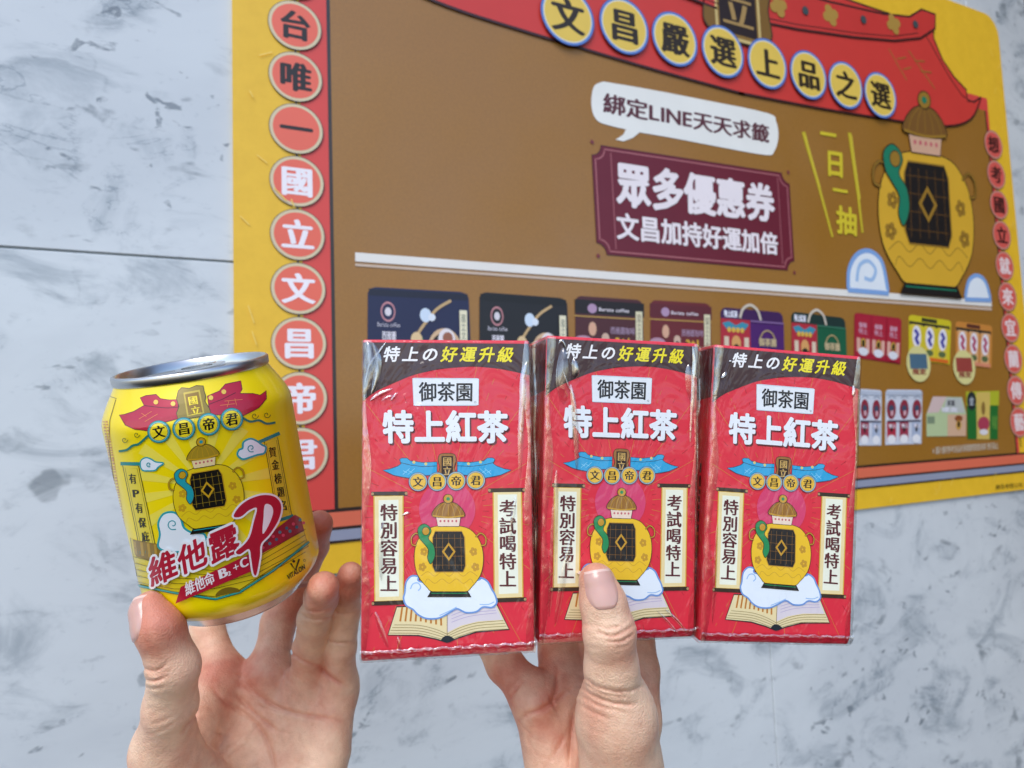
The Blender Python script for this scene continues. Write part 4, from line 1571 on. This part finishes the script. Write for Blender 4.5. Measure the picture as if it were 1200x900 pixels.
def skin_mat():
    m = bpy.data.materials.new('skin')
    m.use_nodes = True
    t = m.node_tree
    b = t.nodes['Principled BSDF']
    tc = N(t, 'ShaderNodeTexCoord')
    at = N(t, 'ShaderNodeAttribute', attribute_name='flush')
    n1 = N(t, 'ShaderNodeTexNoise', Scale=70.0, Detail=5.0, Roughness=.6)
    n2 = N(t, 'ShaderNodeTexNoise', Scale=260.0, Detail=3.0)
    for n in (n1, n2):
        t.links.new(tc.outputs['Object'], n.inputs['Vector'])
    base = N(t, 'ShaderNodeMix', data_type='RGBA')
    base.inputs[6].default_value = lin('edc5a6') + (1,)
    base.inputs[7].default_value = lin('cc7f66') + (1,)
    ad = N(t, 'ShaderNodeMath', operation='ADD')
    mr = N(t, 'ShaderNodeMapRange')
    mr.inputs[1].default_value, mr.inputs[2].default_value = .3, .7
    mr.inputs[3].default_value, mr.inputs[4].default_value = -.3, .42
    t.links.new(n1.outputs[0], mr.inputs[0])
    t.links.new(mr.outputs[0], ad.inputs[0])
    t.links.new(at.outputs['Fac'], ad.inputs[1])
    ad.use_clamp = True
    t.links.new(ad.outputs[0], base.inputs[0])
    c2 = N(t, 'ShaderNodeMix', data_type='RGBA', blend_type='MULTIPLY')
    c2.inputs[0].default_value = .35
    t.links.new(base.outputs[2], c2.inputs[6])
    cr = N(t, 'ShaderNodeMapRange')
    cr.inputs[1].default_value, cr.inputs[2].default_value = .3, .7
    cr.inputs[3].default_value, cr.inputs[4].default_value = .78, 1.08
    t.links.new(n2.outputs[0], cr.inputs[0])
    t.links.new(cr.outputs[0], c2.inputs[7])
    t.links.new(c2.outputs[2], b.inputs['Base Color'])
    b.inputs['Roughness'].default_value = .48
    b.inputs['Subsurface Weight'].default_value = .1
    b.inputs['Subsurface Radius'].default_value = (1.0, .35, .18)
    b.inputs['Subsurface Scale'].default_value = .0035
    # skin grain: fine cells plus fine lines
    vo = N(t, 'ShaderNodeTexVoronoi', Scale=1500.0)
    wv = N(t, 'ShaderNodeTexNoise', Scale=420.0, Detail=4.0, Distortion=1.2)
    t.links.new(tc.outputs['Object'], vo.inputs['Vector'])
    t.links.new(tc.outputs['Object'], wv.inputs['Vector'])
    mx = N(t, 'ShaderNodeMath', operation='MULTIPLY_ADD')
    mx.inputs[1].default_value = .5
    t.links.new(vo.outputs['Distance'], mx.inputs[0])
    t.links.new(wv.outputs[0], mx.inputs[2])
    bp = N(t, 'ShaderNodeBump', Strength=.42, Distance=.0006)
    t.links.new(mx.outputs[0], bp.inputs['Height'])
    t.links.new(bp.outputs[0], b.inputs['Normal'])
    return m


M_SKIN = skin_mat()
M_NAIL = plain('nail', 'd29e90', .3, 0.0, **{'Coat Weight': .4, 'Subsurface Weight': .2})
M_NAILTIP = plain('nail_edge', 'e3bfb0', .3)


def poly_dist(P, line):
    """pixel distance from points P to a polyline, and how far along it (0..1) the nearest point lies"""
    l = np.array(smooth_pts(line, 3, False), float)
    sl = np.linalg.norm(np.diff(l, axis=0), axis=1)
    cum = np.concatenate([[0], np.cumsum(sl)])
    best = np.full(len(P), 1e9)
    par = np.zeros(len(P))
    lo, hi = l.min(0) - 14, l.max(0) + 14
    near = np.flatnonzero(((P >= lo) & (P <= hi)).all(1))
    if len(near) == 0:
        return best, par
    if len(near) < len(P):
        best[near], par[near] = poly_dist(P[near], line)
        return best, par
    for k, (a, b) in enumerate(zip(l[:-1], l[1:])):
        ab = b - a
        t = np.clip(((P - a) @ ab) / (ab @ ab + 1e-9), 0, 1)
        d = P - a - t[:, None] * ab
        d = np.sqrt((d * d).sum(1))
        m = d < best
        best = np.where(m, d, best)
        par = np.where(m, (cum[k] + t * sl[k]) / cum[-1], par)
    return best, par


def fine_lines(n, x0, x1, y0, y1, ang, spread, ln, dep):
    out = []
    for _ in range(n):
        x, y, a, L = random.uniform(x0, x1), random.uniform(y0, y1), ang + random.uniform(-spread, spread), ln * random.uniform(.6, 1.3)
        dx, dy = math.cos(a) * L / 2, math.sin(a) * L / 2
        out.append(([(x - dx, y - dy), (x + random.uniform(-2, 2), y + random.uniform(-2, 2)), (x + dx, y + dy)], dep * random.uniform(.6, 1.3), random.uniform(.9, 1.3)))
    return out


def make_hand(spec, label, group):
    zs = spec['zs']
    P3 = lambda p: px3(p, zs)
    R3 = lambda p: p[3] * .001 * spec['rs']
    allp = [p for ch in spec['fingers'] + spec['palm'] for p in ch]
    pts = np.array([P3(p) for p in allp])
    lo, hi = pts.min(0) - .03, pts.max(0) + .03
    lo[1] = max(lo[1], spec['ymin'])

    def field(X):
        # palm: bones merged softly
        pal = None
        for ch in spec['palm']:
            d = None
            for a, b in zip(ch[:-1], ch[1:]):
                s = seg_d(X, P3(a), P3(b), R3(a), R3(b))
                d = s if d is None else np.minimum(d, s)
            pal = d if pal is None else smin(pal, d, spec.get('kp', .009) * zs)
        fin = None
        for ch in spec['fingers']:
            d = None
            for a, b in zip(ch[:-1], ch[1:]):
                s = seg_d(X, P3(a), P3(b), R3(a), R3(b))
                d = s if d is None else smin(d, s, .0025 * zs)
            fin = d if fin is None else smin(fin, d, .0012 * zs)
        h = smin(pal, fin, spec.get('kf', .006) * zs)
        near = np.abs(h) < .004
        Q = X[near]
        px = np.stack([600 + F * Q[:, 0] / Q[:, 2], 450 - F * Q[:, 1] / Q[:, 2]], 1)
        add = np.zeros(len(Q))
        for line, dep, wd in spec['creases']:
            d, u = poly_dist(px, line)
            wgt = np.clip(4 * u * (1 - u), 0, 1) ** .6
            add += wgt * dep * (.0015 * np.exp(-(d / wd) ** 2) - .0003 * np.exp(-((d - 3 * wd) / (1.6 * wd)) ** 2))
        add += .00035 * np.sin(Q[:, 0] * 170 + 1.3) * np.sin(Q[:, 1] * 140) * np.sin(Q[:, 2] * 200 + .5)
        h[near] += add
        for o in spec['solids']:
            h = np.maximum(h, .00025 - o(X))
        return h
    st = spec.get('step', .00062)
    dims = np.ceil((hi - lo) / st).astype(int) + 1
    # coarse pass finds the cells near the skin, the fine pass evaluates only there
    cs = 6
    cd = dims // cs + 2
    g = np.stack(np.meshgrid(*[lo[i] + np.arange(cd[i]) * st * cs for i in range(3)], indexing='ij'), -1).reshape(-1, 3)
    fc = field(g).reshape(cd)
    nearc = np.abs(fc) < st * cs * 2.2
    f = np.repeat(np.repeat(np.repeat(fc, cs, 0), cs, 1), cs, 2)[:dims[0], :dims[1], :dims[2]].copy()
    nf = np.repeat(np.repeat(np.repeat(nearc, cs, 0), cs, 1), cs, 2)
    # cells reach half a coarse step both ways
    nf = (nf | np.roll(nf, cs, 0) | np.roll(nf, cs, 1) | np.roll(nf, cs, 2))[:dims[0], :dims[1], :dims[2]]
    ii = np.argwhere(nf)
    for k in range(0, len(ii), 400000):
        q = ii[k:k + 400000]
        f[tuple(q.T)] = field(lo + q * st)
    f[:, 0, :] = np.maximum(f[:, 0, :], .001)
    f[:, :2, :] = np.maximum(f[:, :2, :], 1e-4)
    V, Q = surface_nets(f, lo, st)
    # world coordinates relative to an origin at the wrist
    org = cam2world(P3(spec['origin']))
    wv = CPOS + V @ CR
    wv = np.stack([wv[:, 0], wv[:, 2], wv[:, 1]], 1) - np.array(org)
    root = link_mesh('hand', wv, [tuple(int(i) for i in q) for q in Q], M_SKIN, None, None, True)
    root.location = org
    me = root.data
    bm = bmesh.new()
    bm.from_mesh(me)
    bmesh.ops.recalc_face_normals(bm, faces=bm.faces[:])
    for _ in range(1):
        bmesh.ops.smooth_vert(bm, verts=bm.verts[:], factor=.35, use_axis_x=True, use_axis_y=True, use_axis_z=True)
    bm.to_mesh(me)
    bm.free()
    # redder finger ends, knuckles and palm pads
    fl = np.zeros(len(V))
    for p, r, a in spec['flush']:
        fl += a * np.exp(-(np.linalg.norm(V - P3(p), axis=1) / (r * .001 * zs)) ** 2)
    pv = np.stack([600 + F * V[:, 0] / V[:, 2], 450 - F * V[:, 1] / V[:, 2]], 1)
    for line, dep, wd in spec['creases']:
        d, u = poly_dist(pv, line)
        fl += .45 * dep * np.exp(-(d / (wd * 1.3)) ** 2) * np.clip(4 * u * (1 - u), 0, 1) ** .6
    at = me.attributes.new('flush', 'FLOAT', 'POINT')
    at.data.foreach_set('value', np.clip(fl * 1.2, 0, 1).astype(np.float32))
    root['label'] = label
    root['category'] = 'hand'
    root['group'] = group
    # nails: a curved plate laid on the skin
    for nl in spec['nails']:
        c, ax, wd, ln, dirn = [np.array(x, float) for x in nl]
        c = P3(c)
        u = P3(ax) - c
        n = dirn / np.linalg.norm(dirn)
        u -= n * (u @ n)
        u /= np.linalg.norm(u)
        s = np.cross(u, n)
        nu, nv = 17, 13
        G = []
        for i in range(nu):
            for j in range(nv):
                a, b = (i / (nu - 1) - .5) * 2, (j / (nv - 1) - .5) * 2
                # rounded plate: squarish at the free edge, round at the cuticle
                wdt = math.sqrt(max(0, 1 - (max(0, -a) ** 2.4) * .92)) * (1 - .06 * max(0, a))
                q = c + u * a * float(ln) * .0005 * zs * (1 - (.1 * b * b if a > 0 else 0)) + s * b * float(wd) * .0005 * zs * wdt
                G.append(q)
        G = np.array(G)
        t = np.full(len(G), .02)
        for _ in range(40):
            X = G + n * t[:, None]
            t -= np.clip(field(X), -.002, .004) * .8
        X = G + n * t[:, None]
        lift = np.array([(.00045 if 0 < j < nv - 1 and i > 0 else -.0003) + (.0004 if i == nu - 1 else 0) for i in range(nu) for j in range(nv)])
        top = X + n * lift[:, None]
        wv = CPOS + top @ CR
        wv = np.stack([wv[:, 0], wv[:, 2], wv[:, 1]], 1) - np.array(org)
        fcs = [(i * nv + j, i * nv + j + 1, (i + 1) * nv + j + 1, (i + 1) * nv + j) for i in range(nu - 1) for j in range(nv - 1)]
        link_mesh('fingernail', wv, fcs, [M_NAIL, M_NAILTIP], root, [1 if k // (nv - 1) == nu - 2 else 0 for k in range(len(fcs))], True)
    return root


HG = 'hands holding up the drinks'
LEFT = dict(
    zs=1.19, rs=.985, ymin=-.30, origin=(285, 1010, .225),
    fingers=[
        [(178, 716, .1885, 7.0), (187, 735, .187, 7.9), (203, 782, .190, 8.5), (200, 826, .196, 9.0), (193, 878, .204, 11)],
        [(262, 790, .249, 8.4), (243, 738, .258, 7.4), (236, 690, .268, 7.2), (250, 640, .272, 6.8), (270, 610, .268, 6.4)],
        [(315, 785, .250, 8.6), (326, 730, .258, 8.0), (350, 680, .264, 7.6), (368, 640, .257, 7.0), (374, 614, .247, 6.4)],
        [(360, 808, .248, 8.6), (364, 760, .240, 7.6), (370, 724, .228, 7.0), (377, 699, .214, 6.5), (379, 688, .2075, 6.1)],
        [(398, 806, .247, 8.0), (400, 758, .240, 6.7), (405, 716, .234, 6.3), (409, 688, .228, 5.9), (411, 674, .2245, 5.4)],
    ],
    palm=[
        [(262, 792, .248, 8.2), (258, 860, .240, 10), (280, 1010, .225, 15)],
        [(313, 790, .250, 8.2), (305, 870, .246, 11), (295, 1010, .228, 16)],
        [(358, 806, .248, 8.4), (345, 880, .244, 11), (312, 1010, .228, 16)],
        [(394, 806, .246, 8.6), (380, 880, .240, 12.5), (330, 1010, .226, 17)],
        [(193, 880, .204, 11), (218, 930, .212, 17), (262, 1010, .222, 19)],
        [(250, 800, .245, 8), (226, 850, .228, 9)],
        [(300, 1000, .226, 19), (298, 1120, .200, 21), (290, 1420, .150, 27)],
    ],
    creases=[
        ([(408, 848), (380, 841), (348, 836), (324, 828), (300, 812), (289, 799)], .55, 2.2),
        ([(324, 856), (300, 837), (285, 822), (273, 812)], .5, 2.2),
        ([(247, 801), (260, 820), (289, 838), (311, 863), (321, 895), (322, 930)], .45, 2.4),
        ([(231, 832), (226, 842), (219, 850), (213, 860)], .5, 2.2),
        ([(166, 782), (176, 786), (186, 785), (197, 777)], .5, 1.5), ([(168, 796), (182, 798), (198, 791)], .5, 1.5), ([(172, 789), (184, 791), (200, 784)], .35, 1.2), ([(168, 806), (182, 807), (196, 802)], .3, 1.2),
        ([(350, 718), (357, 722), (368, 726), (382, 724), (394, 719)], .5, 1.6), ([(354, 713), (368, 717), (388, 713)], .25, 1.2), ([(334, 757), (345, 767), (358, 775), (374, 780)], .6, 2.0),
        ([(389, 715), (402, 719), (417, 717)], .4, 1.5), ([(379, 747), (395, 753), (417, 752)], .5, 1.6), ([(372, 778), (384, 790), (398, 800), (412, 806)], .6, 2.0),
        ([(240, 905), (262, 880), (282, 870)], .25, 2.0), ([(258, 905), (270, 885), (292, 872)], .25, 2.0), ([(175, 850), (190, 845), (205, 838)], .2, 1.4), ([(172, 862), (190, 856), (207, 846)], .2, 1.4),
    ],
    flush=[((178, 712, .187), 11, .8), ((215, 725, .185), 10, .55), ((378, 690, .207), 9, .9), ((410, 676, .226), 9, .9), ((372, 612, .246), 14, .9), ((350, 690, .262), 16, .6), ((370, 770, .24), 9, .35), ((385, 815, .24), 14, .35), ((300, 790, .243), 16, .45), ((240, 790, .24), 14, .5), ((215, 900, .2), 16, .25)],
    nails=[((170, 725, .187), (155, 702, .187), 10.0, 12.6, (-.5, .16, -.85))],
    solids=[can_sdf, carton_sdf(POSES[0])],
)
RIGHT = dict(
    zs=1.0, rs=.98, ymin=-.30, origin=(705, 1010, .24),
    fingers=[
        [(700, 682, .2108, 6.3), (706, 706, .2098, 7.6), (713, 740, .2088, 8.5), (717, 782, .2125, 9.0), (721, 838, .219, 13.0)],
        [(744, 840, .250, 9.8), (748, 785, .262, 8.4), (744, 730, .272, 7.8), (735, 670, .275, 7.2), (730, 630, .273, 6.6)],
        [(700, 815, .258, 9.4), (698, 765, .270, 8.8), (696, 700, .277, 7.6), (690, 640, .275, 7.0)],
        [(660, 812, .256, 9.6), (655, 768, .267, 8.6), (645, 715, .273, 7.2), (630, 655, .272, 6.6)],
        [(626, 818, .250, 8.6), (592, 779, .261, 7.6), (566, 738, .268, 6.3), (550, 700, .268, 5.8)],
    ],
    palm=[
        [(742, 846, .250, 9.6), (735, 900, .246, 12), (715, 1010, .240, 17)],
        [(700, 812, .258, 9.4), (700, 900, .254, 12), (705, 1010, .242, 18)],
        [(660, 810, .256, 9.6), (668, 900, .250, 11.5), (695, 1010, .242, 18)],
        [(628, 822, .250, 8.8), (648, 905, .246, 11), (690, 1010, .240, 17)],
        [(722, 838, .219, 13.2), (728, 900, .226, 15.5), (720, 1010, .236, 20)],
        [(705, 1000, .240, 20), (705, 1120, .215, 22), (710, 1420, .165, 28)],
    ],
    creases=[
        ([(698, 739), (706, 742), (718, 746), (735, 738), (746, 729)], .5, 1.6), ([(706, 750), (718, 752), (730, 751), (744, 741)], .5, 1.6), ([(702, 733), (716, 738), (738, 726)], .25, 1.3), ([(712, 757), (730, 758), (742, 750)], .25, 1.3),
        ([(678, 791), (688, 797), (700, 805), (729, 811), (756, 804)], .5, 1.8), ([(675, 801), (686, 809), (697, 816), (723, 825), (750, 825)], .55, 1.9), ([(678, 796), (692, 806), (712, 815), (740, 817)], .4, 1.5), ([(674, 810), (688, 819), (706, 828), (735, 835)], .35, 1.7), ([(673, 822), (690, 832), (715, 843)], .25, 1.6),
        ([(606, 846), (620, 836), (637, 830), (648, 819), (653, 790), (652, 778)], .6, 2.2), ([(640, 829), (655, 818), (671, 804)], .4, 1.8), ([(667, 905), (669, 870), (671, 842), (676, 820)], .5, 2.2), ([(640, 900), (655, 875), (668, 850)], .25, 2.0),
        ([(596, 822), (606, 806), (616, 796)], .35, 1.8),
    ],
    flush=[((700, 670, .205), 9, .75), ((600, 800, .255), 16, .5), ((640, 850, .245), 20, .45), ((645, 790, .26), 14, .4), ((735, 760, .205), 9, .25), ((760, 800, .255), 20, .5), ((690, 850, .206), 10, .3)],
    nails=[((701, 689, .21), (698, 668, .211), 11.2, 12.6, (.10, .22, -.97))],
    solids=[carton_sdf(p) for p in POSES],
)
random.seed(9)
LEFT['creases'] += fine_lines(26, 245, 400, 790, 900, .7, .5, 30, .16) + fine_lines(10, 240, 300, 850, 900, -.7, .3, 34, .16) + fine_lines(12, 165, 215, 800, 890, -.25, .2, 26, .09) + fine_lines(8, 350, 415, 700, 770, .1, .15, 18, .14)
RIGHT['creases'] += fine_lines(16, 612, 668, 790, 900, .9, .6, 26, .18) + fine_lines(22, 690, 765, 770, 890, .25, .2, 34, .09) + fine_lines(8, 690, 745, 725, 760, .05, .15, 24, .16)
make_hand(LEFT, 'bare hand with upturned palm gripping the yellow can from below', HG)
make_hand(RIGHT, 'bare hand pinching the red cartons with its thumb in front and fingers behind', HG)
bpy.data.objects.remove(_txo)
